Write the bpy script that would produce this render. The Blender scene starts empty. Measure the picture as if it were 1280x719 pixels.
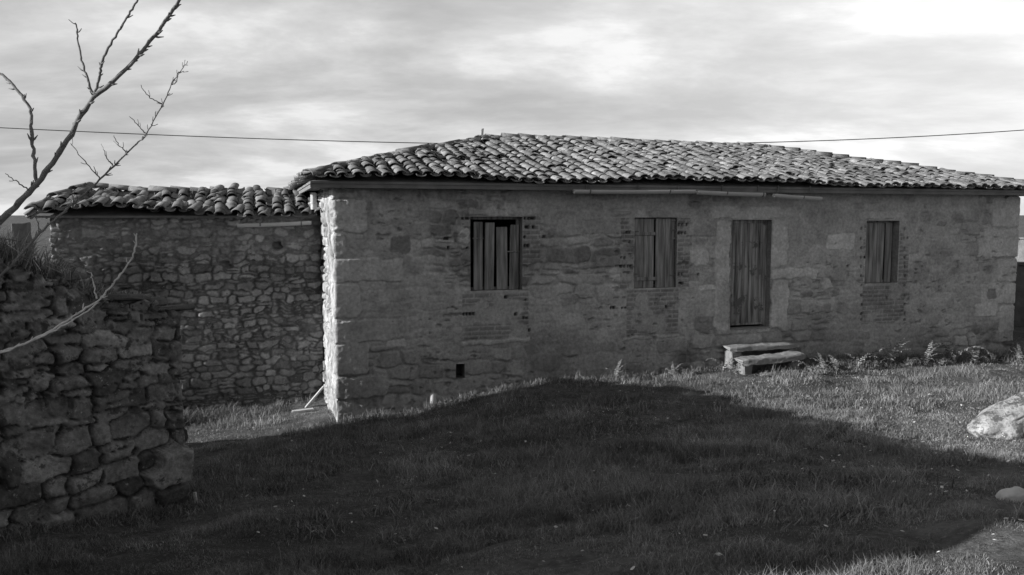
import bpy, math, random
import numpy as np
from mathutils import Vector, Matrix
R = math.radians
rng = np.random.default_rng(7)
random.seed(7)
sc = bpy.context.scene
col = sc.collection

# ------------------------------------------------------------------ camera
EYE = 3.2
F = 1004.0
PITCH = math.atan((359.5 - 272) / F)
cam_d = bpy.data.cameras.new("camera"); cam = bpy.data.objects.new("camera", cam_d); col.objects.link(cam)
cam.location = (0, 0, EYE); cam.rotation_euler = (math.pi / 2 - PITCH, 0, 0)
cam_d.sensor_width = 36; cam_d.lens = F / 1280 * 36; cam_d.clip_end = 4000; cam_d.clip_start = 0.05
sc.camera = cam

# ------------------------------------------------------------------ light
HA = R(17.6)                      # direction of the house front, from +X towards +Y
SUN_T = R(16.9)                   # direction in which sunlight travels
SUN_EL = R(18.0)
sun_d = bpy.data.lights.new("sun", 'SUN'); sun = bpy.data.objects.new("sun", sun_d); col.objects.link(sun)
sun_d.energy = 5.0; sun_d.angle = R(0.53); sun_d.color = (1, 1, 1)
dirv = Vector((math.cos(SUN_T) * math.cos(SUN_EL), math.sin(SUN_T) * math.cos(SUN_EL), -math.sin(SUN_EL)))
sun.rotation_euler = dirv.to_track_quat('-Z', 'Y').to_euler()
sun.location = (-20, -8, 20)

w = bpy.data.worlds.new("World"); sc.world = w; w.use_nodes = True
wt = w.node_tree; wt.nodes.clear()
def wn(t, **k):
    n = wt.nodes.new(t)
    for a, b in k.items(): setattr(n, a, b)
    return n
def wl(a, b): wt.links.new(a, b)
def wmath(op, a, b=None, clamp=False):
    n = wn('ShaderNodeMath', operation=op, use_clamp=clamp)
    for i, v in enumerate((a, b)):
        if v is None: continue
        if isinstance(v, (int, float)): n.inputs[i].default_value = v
        else: wl(v, n.inputs[i])
    return n.outputs[0]
def wramp(v, pts):
    n = wn('ShaderNodeValToRGB'); r = n.color_ramp
    while len(r.elements) < len(pts): r.elements.new(0.5)
    for e, (p, c) in zip(r.elements, pts): e.position = p; e.color = (c, c, c, 1)
    wl(v, n.inputs[0]); return n.outputs[0]
out = wn('ShaderNodeOutputWorld'); bg = wn('ShaderNodeBackground')
sky = wn('ShaderNodeTexSky', sky_type='NISHITA', sun_disc=False, sun_elevation=SUN_EL)
# the sun stands opposite to the direction of travel; sun_rotation runs clockwise from +Y
sx, sy = -math.cos(SUN_T), -math.sin(SUN_T)
sky.sun_rotation = math.atan2(sx, sy)
bw = wn('ShaderNodeRGBToBW'); wl(sky.outputs[0], bw.inputs[0])
tc = wn('ShaderNodeTexCoord'); sep = wn('ShaderNodeSeparateXYZ'); wl(tc.outputs['Generated'], sep.inputs[0])
X, Y, Z = sep.outputs
zc = wmath('ADD', wmath('MAXIMUM', Z, 0.0), 0.20)
cx = wmath('DIVIDE', X, zc); cy = wmath('DIVIDE', Y, zc)
cmb = wn('ShaderNodeCombineXYZ'); wl(wmath('MULTIPLY', cx, 0.95), cmb.inputs[0]); wl(wmath('MULTIPLY', cy, 1.35), cmb.inputs[1])
cmb.inputs[2].default_value = 3.7
n1 = wn('ShaderNodeTexNoise'); n1.inputs['Scale'].default_value = 0.95; n1.inputs['Detail'].default_value = 11
n1.inputs['Roughness'].default_value = 0.60; n1.inputs['Distortion'].default_value = 0.2
wl(cmb.outputs[0], n1.inputs['Vector'])
cl1 = wramp(n1.outputs[0], [(0.34, 0.0), (0.44, 0.22), (0.52, 0.50), (0.58, 0.85), (0.68, 1.0)])
# brighter break in the clouds low on the right
az = wmath('ARCTAN2', X, Y)
side = wmath('MULTIPLY', wmath('ADD', az, 0.1), 1.35, True)
bright = wmath('ADD', wmath('MULTIPLY', side, 0.30), 0.46)
cloudv = wmath('ADD', wmath('MULTIPLY', cl1, 0.44), bright)
# the bank stands over the far side and thins out overhead and behind
front = wramp(wmath('MULTIPLY', wmath('ADD', Y, 1.0), 0.5), [(0.55, 0.0), (0.83, 1.0)])
low = wramp(Z, [(0.26, 1.0), (0.60, 0.12)])
mask = wmath('ADD', wmath('MULTIPLY', wmath('MULTIPLY', front, low), 0.97), 0.03)
CLOUD_GAIN = 0.80
SKY_S = 0.094
clo = wmath('MULTIPLY', wmath('MULTIPLY', cloudv, mask), CLOUD_GAIN)
clear = wmath('MULTIPLY', bw.outputs[0], SKY_S)
clear = wmath('MULTIPLY', clear, wmath('SUBTRACT', 1.0, mask))
tot = wmath('ADD', clo, clear)
wl(tot, bg.inputs[0]); bg.inputs[1].default_value = 1.0
wl(bg.outputs[0], out.inputs[0])

sc.view_settings.view_transform = 'Standard'; sc.view_settings.look = 'None'
sc.view_settings.exposure = 0.35; sc.view_settings.gamma = 1.0; sc.view_settings.use_curve_mapping = False
sc.render.engine = 'CYCLES'
sc.cycles.max_bounces = 5; sc.cycles.diffuse_bounces = 3

# ------------------------------------------------------------------ measuring helpers
def ray(px, py):
    xr = (px - 640) / F; yr = (359.5 - py) / F
    return np.array([xr, math.cos(PITCH) + yr * math.sin(PITCH), -math.sin(PITCH) + yr * math.cos(PITCH)])
def at(px, py, D):
    r = ray(px, py); return np.array([0, 0, EYE]) + r * (D / r[1])
U = np.array([math.cos(HA), math.sin(HA), 0.0]); V = np.array([-math.sin(HA), math.cos(HA), 0.0])   # along the front, into the house
L0 = at(418, 380, 11.8); L0[2] = 0
def on_plane(px, py, off=0.0):
    """s along the front and height on the vertical plane lying `off` metres behind the front wall"""
    r = ray(px, py); O = L0 + V * off - np.array([0, 0, EYE])
    t = O.dot(V) / r.dot(V); p = r * t + np.array([0, 0, EYE])
    return (p - L0).dot(U), p[2]
LEN = on_plane(1270, 350)[0]
DEP = 7.0
WTOP = 0.5 * (on_plane(418, 231)[1] + on_plane(1270, 241)[1])
def hp(s, d, z): return L0 + U * s + V * d + np.array([0, 0, z])

# ------------------------------------------------------------------ noise
_T = rng.random((256, 256))
def vnoise(x, y, seed=0):
    x = np.asarray(x, float) + seed * 17.31; y = np.asarray(y, float) + seed * 9.77
    xi = np.floor(x).astype(int); yi = np.floor(y).astype(int); fx = x - xi; fy = y - yi
    fx = fx * fx * (3 - 2 * fx); fy = fy * fy * (3 - 2 * fy)
    a = _T[xi & 255, yi & 255]; b = _T[(xi + 1) & 255, yi & 255]; c = _T[xi & 255, (yi + 1) & 255]; d = _T[(xi + 1) & 255, (yi + 1) & 255]
    return (a * (1 - fx) + b * fx) * (1 - fy) + (c * (1 - fx) + d * fx) * fy
def fbm(x, y, o=4, seed=0):
    t = 0; a = 0.5; s = 0
    for i in range(o):
        t = t + a * vnoise(x * 2 ** i, y * 2 ** i, seed + i * 3); s += a; a *= 0.5
    return t / s
def sstep(a, b, x):
    t = np.clip((x - a) / (b - a), 0, 1); return t * t * (3 - 2 * t)

# ------------------------------------------------------------------ mesh helpers
def tag(o, label=None, cat=None, group=None, kind=None):
    if label: o['label'] = label
    if cat: o['category'] = cat
    if group: o['group'] = group
    if kind: o['kind'] = kind
    return o
def empty(name, loc, rz=0.0):
    o = bpy.data.objects.new(name, None); col.objects.link(o)
    o.location = tuple(loc); o.rotation_euler = (0, 0, rz); o.empty_display_size = 0.3
    return o
def link(name, me, mat, parent=None, smooth=False):
    if mat is not None: me.materials.append(mat)
    if smooth: me.polygons.foreach_set('use_smooth', [True] * len(me.polygons))
    o = bpy.data.objects.new(name, me); col.objects.link(o)
    if parent is not None:
        o.parent = parent
        bpy.context.view_layer.update()
        o.matrix_parent_inverse = world_of(parent).inverted()
    return o
def world_of(o):
    m = Matrix.LocRotScale(o.location, o.rotation_euler, o.scale)
    return (world_of(o.parent) @ o.matrix_parent_inverse @ m) if o.parent else m
def mk(name, verts, faces, mat, parent=None, smooth=False, attrs=None):
    verts = np.asarray(verts, np.float32); me = bpy.data.meshes.new(name)
    if isinstance(faces, np.ndarray):
        k = faces.shape[1]; n = len(faces)
        me.vertices.add(len(verts)); me.vertices.foreach_set('co', verts.ravel())
        me.loops.add(n * k); me.loops.foreach_set('vertex_index', faces.astype(np.int32).ravel())
        me.polygons.add(n); me.polygons.foreach_set('loop_start', np.arange(0, n * k, k, dtype=np.int32))
        try: me.polygons.foreach_set('loop_total', np.full(n, k, np.int32))
        except Exception: pass
        me.update(calc_edges=True)
    else:
        me.from_pydata([tuple(map(float, v)) for v in verts], [], [tuple(f) for f in faces])
    for nm, arr in (attrs or {}).items():
        a = me.attributes.new(nm, 'FLOAT', 'POINT'); a.data.foreach_set('value', np.asarray(arr, np.float32))
    return link(name, me, mat, parent, smooth)

class MB:
    """collects simple solids into one mesh"""
    def __init__(s): s.v = []; s.f = []
    def add(s, vs, fs):
        b = len(s.v); s.v += [tuple(map(float, v)) for v in vs]; s.f += [tuple(i + b for i in f) for f in fs]
    def box(s, c, ax, ay, az, bev=0.0, jit=0.0):
        c = np.array(c, float); ax, ay, az = (np.array(a, float) for a in (ax, ay, az))
        if bev <= 0:
            vs = [c + i * ax + j * ay + k * az for i in (-1, 1) for j in (-1, 1) for k in (-1, 1)]
            if jit: vs = [v + np.array([random.uniform(-jit, jit) for _ in range(3)]) for v in vs]
            s.add(vs, [(0, 1, 3, 2), (4, 6, 7, 5), (0, 4, 5, 1), (2, 3, 7, 6), (0, 2, 6, 4), (1, 5, 7, 3)]); return
        # bevelled box: 24 verts
        la, lb, lc = (np.linalg.norm(a) for a in (ax, ay, az)); vs = []; idx = {}
        for i in (-1, 1):
            for j in (-1, 1):
                for k in (-1, 1):
                    o = np.array([random.uniform(-jit, jit) for _ in range(3)]) if jit else 0
                    for m in range(3):
                        A = i * ax * (1 if m == 0 else 1 - bev / la); B = j * ay * (1 if m == 1 else 1 - bev / lb); C = k * az * (1 if m == 2 else 1 - bev / lc)
                        idx[(i, j, k, m)] = len(vs); vs.append(c + A + B + C + o)
        fs = []
        for i in (-1, 1):
            q = [idx[(i, a, b, 0)] for a, b in ((-1, -1), (1, -1), (1, 1), (-1, 1))]; fs.append(q if i > 0 else q[::-1])
            q = [idx[(a, i, b, 1)] for a, b in ((-1, -1), (-1, 1), (1, 1), (1, -1))]; fs.append(q if i > 0 else q[::-1])
            q = [idx[(a, b, i, 2)] for a, b in ((-1, -1), (1, -1), (1, 1), (-1, 1))]; fs.append(q if i > 0 else q[::-1])
            for j in (-1, 1):
                fs.append([idx[(i, j, -1, 0)], idx[(i, j, -1, 1)], idx[(i, j, 1, 1)], idx[(i, j, 1, 0)]][::i * j])
                fs.append([idx[(i, -1, j, 0)], idx[(i, 1, j, 0)], idx[(i, 1, j, 2)], idx[(i, -1, j, 2)]][::i * j])
                fs.append([idx[(-1, i, j, 1)], idx[(-1, i, j, 2)], idx[(1, i, j, 2)], idx[(1, i, j, 1)]][::i * j])
                for k in (-1, 1): fs.append([idx[(i, j, k, 0)], idx[(i, j, k, 1)], idx[(i, j, k, 2)]][::i * j * k])
        s.add(vs, fs)
    def tube(s, pts, rad, n=7, cap=True):
        pts = [np.array(p, float) for p in pts]
        if not hasattr(rad, '__len__'): rad = [rad] * len(pts)
        base = len(s.v); prev = None
        for i, p in enumerate(pts):
            d = pts[min(i + 1, len(pts) - 1)] - pts[max(i - 1, 0)]; d = d / (np.linalg.norm(d) + 1e-9)
            if prev is None:
                a = np.cross(d, [0, 0, 1.0]); 
                if np.linalg.norm(a) < 1e-3: a = np.cross(d, [1.0, 0, 0])
            else: a = prev - d * prev.dot(d)
            a = a / np.linalg.norm(a); prev = a; b = np.cross(d, a)
            for k in range(n):
                t = 2 * math.pi * k / n; s.v.append(tuple(p + rad[i] * (math.cos(t) * a + math.sin(t) * b)))
        for i in range(len(pts) - 1):
            for k in range(n):
                k2 = (k + 1) % n; s.f.append((base + i * n + k, base + i * n + k2, base + (i + 1) * n + k2, base + (i + 1) * n + k))
        if cap:
            s.f.append(tuple(base + k for k in range(n))[::-1]); e = base + (len(pts) - 1) * n; s.f.append(tuple(e + k for k in range(n)))
    def build(s, name, mat, parent=None, smooth=False): return mk(name, s.v, s.f, mat, parent, smooth)

# ------------------------------------------------------------------ materials (all neutral: the place is seen in black and white)
def mat(name, base=0.3, var=0.35, scale=6.0, detail=8, rough=0.95, bump=0.3, bscale=40.0, attr=None, island=0.0,
        spots=None, streak=None, bdist=0.01, spec=0.2, metallic=0.0, fine=0.0):
    m = bpy.data.materials.new(name); m.use_nodes = True; t = m.node_tree; t.nodes.clear()
    N = t.nodes.new; Lk = t.links.new
    o = N('ShaderNodeOutputMaterial'); p = N('ShaderNodeBsdfPrincipled'); Lk(p.outputs[0], o.inputs[0])
    p.inputs['Roughness'].default_value = rough; p.inputs['Metallic'].default_value = metallic
    p.inputs['Specular IOR Level'].default_value = spec
    g = N('ShaderNodeNewGeometry')
    def mth(op, a, b):
        n = N('ShaderNodeMath'); n.operation = op
        for i, v in enumerate((a, b)):
            if isinstance(v, (int, float)): n.inputs[i].default_value = v
            else: Lk(v, n.inputs[i])
        return n.outputs[0]
    def noise(sc_, det, vec=None, rgh=0.6):
        n = N('ShaderNodeTexNoise'); n.inputs['Scale'].default_value = sc_; n.inputs['Detail'].default_value = det
        n.inputs['Roughness'].default_value = rgh; Lk(vec or g.outputs['Position'], n.inputs['Vector']); return n.outputs[0]
    vec = g.outputs['Position']
    if streak:
        mp = N('ShaderNodeMapping'); mp.inputs['Scale'].default_value = streak; Lk(vec, mp.inputs[0]); vec = mp.outputs[0]
    v = mth('MULTIPLY', mth('SUBTRACT', noise(scale, detail, vec), 0.5), 2 * var * 2)
    val = mth('ADD', v, 1.0)
    if fine:
        val = mth('MULTIPLY', val, mth('ADD', mth('MULTIPLY', mth('SUBTRACT', noise(bscale * 0.7, 3), 0.5), 2 * fine), 1.0))
    if island:
        r = g.outputs['Random Per Island']
        val = mth('MULTIPLY', val, mth('ADD', mth('MULTIPLY', mth('SUBTRACT', r, 0.5), 2 * island), 1.0))
    if attr:
        a = N('ShaderNodeAttribute'); a.attribute_name = attr; val = mth('MULTIPLY', val, a.outputs['Fac'])
    val = mth('MULTIPLY', val, base)
    if spots:     # (scale, threshold, tone) lichen and stains
        for (ss, th, tone) in spots:
            nn = noise(ss, 6, rgh=0.7); k = N('ShaderNodeMapRange'); k.inputs['From Min'].default_value = th; k.inputs['From Max'].default_value = th + 0.06
            Lk(nn, k.inputs[0]); mx = N('ShaderNodeMix'); mx.data_type = 'FLOAT'
            Lk(k.outputs[0], mx.inputs[0]); Lk(val, mx.inputs[2]); mx.inputs[3].default_value = tone; val = mx.outputs[0]
    val = mth('MAXIMUM', mth('MINIMUM', val, 0.85), 0.012)
    c = N('ShaderNodeCombineColor')
    for i in range(3): Lk(val, c.inputs[i])
    Lk(c.outputs[0], p.inputs['Base Color'])
    if bump:
        b = N('ShaderNodeBump'); b.inputs['Strength'].default_value = bump; b.inputs['Distance'].default_value = bdist
        Lk(noise(bscale, 6, vec if streak else None, 0.7), b.inputs['Height']); Lk(b.outputs[0], p.inputs['Normal'])
    return m
M = {}
M['house_wall'] = mat('house_wall', 1.0, 0.20, 4.0, 10, bump=0.8, bscale=30, attr='tone', bdist=0.014, fine=0.55, spots=[(26, 0.64, 0.20), (13, 0.66, 0.24)])
M['dry_stone'] = mat('dry_stone', 1.0, 0.28, 7.0, 9, bump=0.7, bscale=30, attr='tone', bdist=0.014, fine=0.6, spots=[(22, 0.61, 0.34), (9, 0.62, 0.10)])
M['ruin_stone'] = mat('ruin_stone', 0.92, 0.40, 7.0, 12, bump=1.0, bscale=38, attr='tone', bdist=0.014, fine=0.8, spots=[(7, 0.56, 0.10), (17, 0.60, 0.34), (34, 0.66, 0.5)])
M['tile'] = mat('clay_tile', 0.215, 0.5, 9.0, 8, bump=0.6, bscale=50, island=0.36, fine=0.4, spots=[(11, 0.60, 0.36), (8, 0.57, 0.10)])
M['wing_tile'] = mat('old_clay_tile', 0.19, 0.35, 9.0, 6, bump=0.4, bscale=50, island=0.5, spots=[(8, 0.62, 0.36), (11, 0.62, 0.07)])
M['wood_dark'] = mat('weathered_board', 0.25, 0.8, 2.2, 6, bump=0.5, bscale=20, streak=(9, 9, 0.7), island=0.25)
M['door_wood'] = mat('door_wood', 0.235, 1.1, 1.6, 9, bump=0.7, bscale=18, streak=(12, 12, 0.7), island=0.30, spots=[(3.2, 0.57, 0.13)])
M['fascia'] = mat('fascia_board', 0.20, 0.3, 4.0, 6, bump=0.3)
M['pvc'] = mat('grey_pvc', 0.46, 0.08, 3.0, 3, rough=0.55, bump=0.0, spec=0.4)
M['band'] = mat('gutter_band', 0.16, 0.1, 3.0, 3, rough=0.6, bump=0.0)
M['rock'] = mat('lichen_rock', 0.42, 0.45, 6.0, 10, bump=1.0, bscale=20, bdist=0.03, fine=0.5, spots=[(5, 0.50, 0.12), (14, 0.54, 0.20), (16, 0.60, 0.52), (24, 0.62, 0.12)])
M['step'] = mat('granite_step', 0.24, 0.3, 6.0, 9, bump=0.7, bscale=22, fine=0.3, spots=[(9, 0.61, 0.5)])
M['bark'] = mat('grey_bark', 0.19, 0.35, 30.0, 6, bump=0.6, bscale=160, bdist=0.003)
M['soil'] = mat('soil', 0.12, 0.5, 3.0, 12, bump=1.0, bscale=22, bdist=0.05, fine=0.9, spots=[(.55, 0.50, 0.075), (30, 0.57, 0.20)])
M['grass'] = mat('grass_blade', 1.0, 0.25, 0.8, 5, bump=0.0, island=0.45, attr='tone', rough=0.7)
M['twig'] = mat('sunlit_twig', 0.50, 0.25, 30.0, 5, bump=0.3, bscale=160, bdist=0.002)  # bark lightened to paint sunlight onto the low branches
M['fern'] = mat('dry_fern', 0.22, 0.2, 3.0, 4, bump=0.0, island=0.35, rough=0.85)
M['dark'] = mat('dark_gap', 0.03, 0.1, 3.0, 3, bump=0)
M['cable'] = mat('cable_rubber', 0.05, 0.1, 3.0, 3, bump=0)
M['white'] = mat('white_stone', 0.55, 0.2, 12.0, 6, bump=0.5, bscale=30)
M['paleboard'] = mat('pale_board', 0.5, 0.2, 8.0, 5, bump=0.4, bscale=30)
M['far_wall'] = mat('far_stone', 0.14, 0.3, 4.0, 8, bump=0.8, bscale=8, bdist=0.05)
M['barn'] = mat('barn_stone', 0.22, 0.3, 5.0, 8, bump=0.8, bscale=9, bdist=0.04)

# ------------------------------------------------------------------ the ground
WING_OFF = 2.35
def wing_pt(px, py):
    s, z = on_plane(px, py, WING_OFF); p = hp(s, WING_OFF, z); return p
ctl = []
for (x, y) in [(420, 527), (480, 516), (541, 507), (600, 490), (700, 478), (800, 470), (900, 462), (1020, 455), (1150, 449), (1270, 442)]:
    s, z = on_plane(x, y); p = hp(s, 0, z); ctl.append((p[0], p[1], z))
for (x, y) in [(255, 520), (330, 510), (400, 500)]:
    p = wing_pt(x, y); ctl.append(tuple(p))
for (x, y, D) in [(248, 634, 7.0), (120, 652, 6.3), (0, 668, 5.85), (0, 719, 4.9), (250, 719, 4.55), (640, 719, 4.1), (640, 600, 7.1), (420, 600, 7.8), (900, 719, 3.7), (900, 600, 6.4),
                  (1100, 719, 3.55), (1280, 719, 3.35), (1280, 640, 4.5), (1280, 572, 7.6), (1100, 552, 8.7), (1240, 548, 8.9), (880, 500, 11.4), (1100, 480, 12.6), (1280, 460, 14.5)]:
    ctl.append(tuple(at(x, y, D)))
ctl += [(0, 0, EYE - 1.6), (3, 0, EYE - 1.45), (-4, 1, EYE - 1.9), (-8, 5, 0.2), (-10, 12, -0.1), (-10, 18, 0.0), (0, 24, 0.3), (12, 22, 0.6), (16, 14, 0.8), (12, 6, 1.0), (8, 2, 1.4), (0, -6, 1.6), (10, -6, 1.6), (-10, -6, 1.0)]
ctl = np.array(ctl)
_d = np.sqrt(((ctl[:, None, :2] - ctl[None, :, :2]) ** 2).sum(-1) + 0.6 ** 2)
_A = _d + np.eye(len(ctl)) * -0.05
_mean = 0.6
_w = np.linalg.solve(_A, ctl[:, 2] - _mean)
def ground_h(x, y):
    x = np.asarray(x, float); y = np.asarray(y, float); sh = x.shape; xf = x.ravel(); yf = y.ravel(); h = np.empty(len(xf))
    for i in range(0, len(xf), 20000):
        a = xf[i:i + 20000]; b = yf[i:i + 20000]
        d = np.sqrt((a[:, None] - ctl[:, 0]) ** 2 + (b[:, None] - ctl[:, 1]) ** 2 + 0.36)
        h[i:i + 20000] = d @ _w + _mean
    r = np.hypot(xf - 1, yf - 8); k = sstep(14, 40, r)
    far = 0.5 + sstep(150, 420, r) * (3.9 + 1.6 * (fbm(xf / 140, yf / 140, 3, 5) - 0.5)) - sstep(30, 60, r) * 0.3
    near = h + 0.12 * (fbm(xf / 1.1, yf / 1.1, 3, 2) - 0.5) + 0.10 * (fbm(xf * 2.6, yf * 2.6, 3, 8) - 0.5)
    return (near * (1 - k) + far * k).reshape(sh)
def spaced(lo, hi, step, far, g=1.22):
    a = list(np.arange(lo, hi, step)); s = step; x = hi; r = []
    while x < far: r.append(x); s *= g; x += s
    s = step; x = lo - step; l = []
    while x > -far: l.append(x); s *= g; x -= s
    return np.array(l[::-1] + a + r)
gx = spaced(-8, 12, 0.09, 700); gy = spaced(2, 17, 0.09, 700)
GX, GY = np.meshgrid(gx, gy, indexing='ij'); GZ = ground_h(GX, GY)
def grid_faces(n, m):
    i = np.arange(n - 1)[:, None] * m + np.arange(m - 1)[None, :]; i = i.ravel()
    return np.stack([i, i + m, i + m + 1, i + 1], 1)
g = mk('ground', np.stack([GX.ravel(), GY.ravel(), GZ.ravel()], 1), grid_faces(len(gx), len(gy)), M['soil'], smooth=True); tag(g, kind='structure')

# ------------------------------------------------------------------ masonry as real relief
def courses(s0, s1, z0, z1, hmin, hmax, wmin, wmax, r):
    out = []; z = z0
    while z < z1:
        h = r.uniform(hmin, hmax); s = s0 - r.uniform(0, wmax)
        while s < s1 + wmax:
            ww = r.uniform(wmin, wmax) * (0.7 + 0.6 * h / hmax)
            f = r.uniform(0.75, 1.35)
            if r.random() < 0.22:
                out.append((s + ww / 2, z + h * 0.27, ww / 2, h * 0.27)); out.append((s + ww / 2 + r.uniform(-.02, .02), z + h * 0.77, ww / 2, h * 0.23))
            else:
                out.append((s + ww / 2, z + h / 2 + r.uniform(-.2, .2) * h, ww / 2, h / 2 * f))
            s += ww
        z += h
    return np.array(out)
def stone_eval(S, Z, st, warp=0.05, wf=3.0, p=3.0, seed=1):
    """edge distance (m) and stone index for each point"""
    sw = S + warp * 2 * (fbm(S * wf, Z * wf, 3, seed) - 0.5) + 0.012 * (vnoise(S * 22, Z * 22, seed + 2) - 0.5)
    zw = Z + warp * 2 * (fbm(S * wf, Z * wf, 3, seed + 11) - 0.5) + 0.012 * (vnoise(S * 22, Z * 22, seed + 3) - 0.5)
    n = len(S); e = np.zeros(n); idx = np.zeros(n, int); order = np.argsort(S, kind='stable')
    mx = st[:, 2].max() * 2 + 0.3
    for i in range(0, n, 6000):
        o = order[i:i + 6000]; a = sw[o]; b = zw[o]
        near = np.where((st[:, 0] > a.min() - mx) & (st[:, 0] < a.max() + mx))[0]; q = st[near]
        dx = np.abs(a[:, None] - q[:, 0]) / q[:, 2]; dz = np.abs(b[:, None] - q[:, 1]) / q[:, 3]
        d = (dx ** p + dz ** p) ** (1 / p)
        k = np.argpartition(d, 1, axis=1)[:, :2]; dd = np.take_along_axis(d, k, 1); sw_ = dd[:, 0] > dd[:, 1]
        k[sw_] = k[sw_][:, ::-1]; dd.sort(axis=1)
        e[o] = (dd[:, 1] - dd[:, 0]) * 0.5 * np.minimum(q[k[:, 0], 2], q[k[:, 0], 3]); idx[o] = near[k[:, 0]]
    return e, idx, sw, zw

# ---- house front and gable
def rect(px0, py0, px1, py1):
    cxm = (px0 + px1) / 2; s0 = on_plane(px0, (py0 + py1) / 2)[0]; s1 = on_plane(px1, (py0 + py1) / 2)[0]
    return s0, on_plane(cxm, py1)[1], s1, on_plane(cxm, py0)[1]
OPEN = {'w1': rect(588, 271, 653, 363), 'w2': rect(793, 272, 846, 360), 'door': rect(914, 275, 963, 411), 'w3': rect(1082, 276, 1123, 354), 'vent': rect(570, 455, 581, 473)}
ROCKS = [  # blocks that can be told apart on the front: pixel box, tone, relief
    (418, 234, 446, 247, .30, .010), (448, 236, 470, 248, .28, .006), (418, 249, 461, 291, .30, .022), (418, 293, 433, 321, .27, .012), (418, 323, 506, 353, .28, .014), (418, 355, 452, 398, .27, .012),
    (418, 400, 500, 428, .25, .014), (418, 430, 462, 468, .24, .014), (418, 470, 486, 498, .24, .014),
    (486, 294, 514, 318, .13, -.006), (537, 279, 564, 293, .14, .006), (463, 271, 492, 281, .21, .008), (573, 285, 587, 306, .40, .006), (720, 278, 770, 292, .21, .006), (745, 319, 778, 333, .18, .004),
    (575, 424, 662, 431, .31, .016), (777, 419, 850, 424, .28, .012), (868, 394, 896, 413, .15, .004), (872, 357, 896, 364, .36, .006), (482, 424, 508, 434, .33, .006), (553, 443, 600, 450, .25, .012),
    (893, 275, 913, 412, .30, .010), (888, 258, 990, 274, .30, .010), (964, 275, 985, 334, .31, .010), (964, 335, 1023, 349, .33, .014), (964, 350, 986, 411, .30, .012),
    (1034, 292, 1068, 312, .36, .010), (850, 312, 888, 334, .30, .008), (660, 258, 700, 270, .24, .006), (585, 260, 665, 270, .27, .008), (1075, 264, 1130, 275, .27, .008),
    (1240, 246, 1270, 285, .29, .012), (1222, 287, 1270, 322, .29, .014), (1246, 324, 1270, 352, .28, .012), (1226, 354, 1270, 380, .29, .014), (1248, 382, 1270, 428, .29, .012),
    (1192, 268, 1202, 277, .15, .003), (1172, 276, 1184, 283, .16, .003), (1233, 362, 1246, 374, .15, .004), (1218, 378, 1246, 396, .33, .008), (1124, 300, 1150, 318, .22, .006),
    (504, 262, 524, 272, .22, .005), (628, 312, 640, 320, .2, .004), (1038, 340, 1060, 352, .20, .005), (1010, 380, 1040, 392, .19, .005), (820, 425, 860, 440, .22, .008)]
BRICK = [(578, 365, 660, 423), (783, 362, 848, 418), (1078, 356, 1130, 404), (654, 271, 676, 330), (847, 272, 862, 360), (776, 272, 792, 360), (1124, 276, 1136, 354), (1072, 276, 1081, 354), (576, 271, 587, 284)]
HOLES = [(x, y) for (y, xs) in ((273, (579, 583, 586, 656, 661, 665, 668)), (284, (657, 660, 667)), (296, (656, 680, 683)), (307, (656, 660)), (298, (557, 560)), (310, (560, 585)), (393, (580, 584, 588, 592, 645)),
         (398, (655, 658)), (372, (632,)), (375, (657,)), (413, (662,)), (281, (849, 853, 859)), (291, (784, 788, 849, 853, 857)), (302, (788,)), (322, (777, 781)), (333, (777, 781, 785, 789)),
         (343, (849, 853, 873)), (354, (850, 853)), (385, (764, 768, 778, 782)), (384, (833,))) for x in xs]
HOLES += [(x, y) for x in (1077, 1131) for y in (286, 298, 310, 322, 333, 345, 357, 369, 381, 392, 400)] + [(1081, 322), (1135, 298), (1108, 372), (1060, 333)]

def lines(lo, hi, step, brk):
    a = np.arange(lo, hi + step * 0.5, step)
    for b in brk: a[np.argmin(abs(a - b))] = b
    return a
st_z = [v for o in OPEN.values() for v in (o[1], o[3])]; st_s = [v for o in OPEN.values() for v in (o[0], o[2])]
sA = np.concatenate([np.linspace(-DEP, -2.7, 20)[:-1], lines(-2.7, LEN + 0.02, 0.0155, st_s), np.linspace(LEN + 0.05, LEN + 1.5, 60), np.linspace(LEN + 1.7, LEN + DEP, 20)])
ZB = -0.5
zA = lines(ZB, WTOP + 0.05, 0.0155, st_z)
SS, ZZ = np.meshgrid(sA, zA, indexing='ij'); sf = SS.ravel(); zf = ZZ.ravel()
r1 = np.random.default_rng(11)
st = courses(-DEP - .5, LEN + DEP, ZB - .2, WTOP + .2, 0.09, 0.26, 0.16, 0.46, r1)
e, idx, _, _ = stone_eval(sf, zf, st, 0.045, 3.2, 2.2, 3); e = e + 0.022 * (fbm(sf * 11, zf * 11, 3, 18) - .5)
st_tone = r1.normal(0.225, 0.055, len(st)).clip(.11, .36); st_off = r1.uniform(-.018, .022, len(st)); _dk = r1.random(len(st)) < .10; st_tone = np.where(_dk, .12, st_tone)
exposed = sstep(0.45, 0.60, fbm(sf * 0.7, zf * 1.1, 4, 21))           # where the render has fallen away
prof = sstep(0.002, 0.016 + .03 * fbm(sf * 2, zf * 2, 2, 17), e)
disp = (0.008 + 0.045 * exposed) * (prof - 1) + st_off[idx] * prof * exposed
mort = 0.25 + 0.11 * (fbm(sf * 3, zf * 4, 5, 9) - .5)
tone = mort * (1 - prof * (0.36 + 0.60 * exposed)) + st_tone[idx] * prof * (0.36 + 0.60 * exposed)
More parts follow.
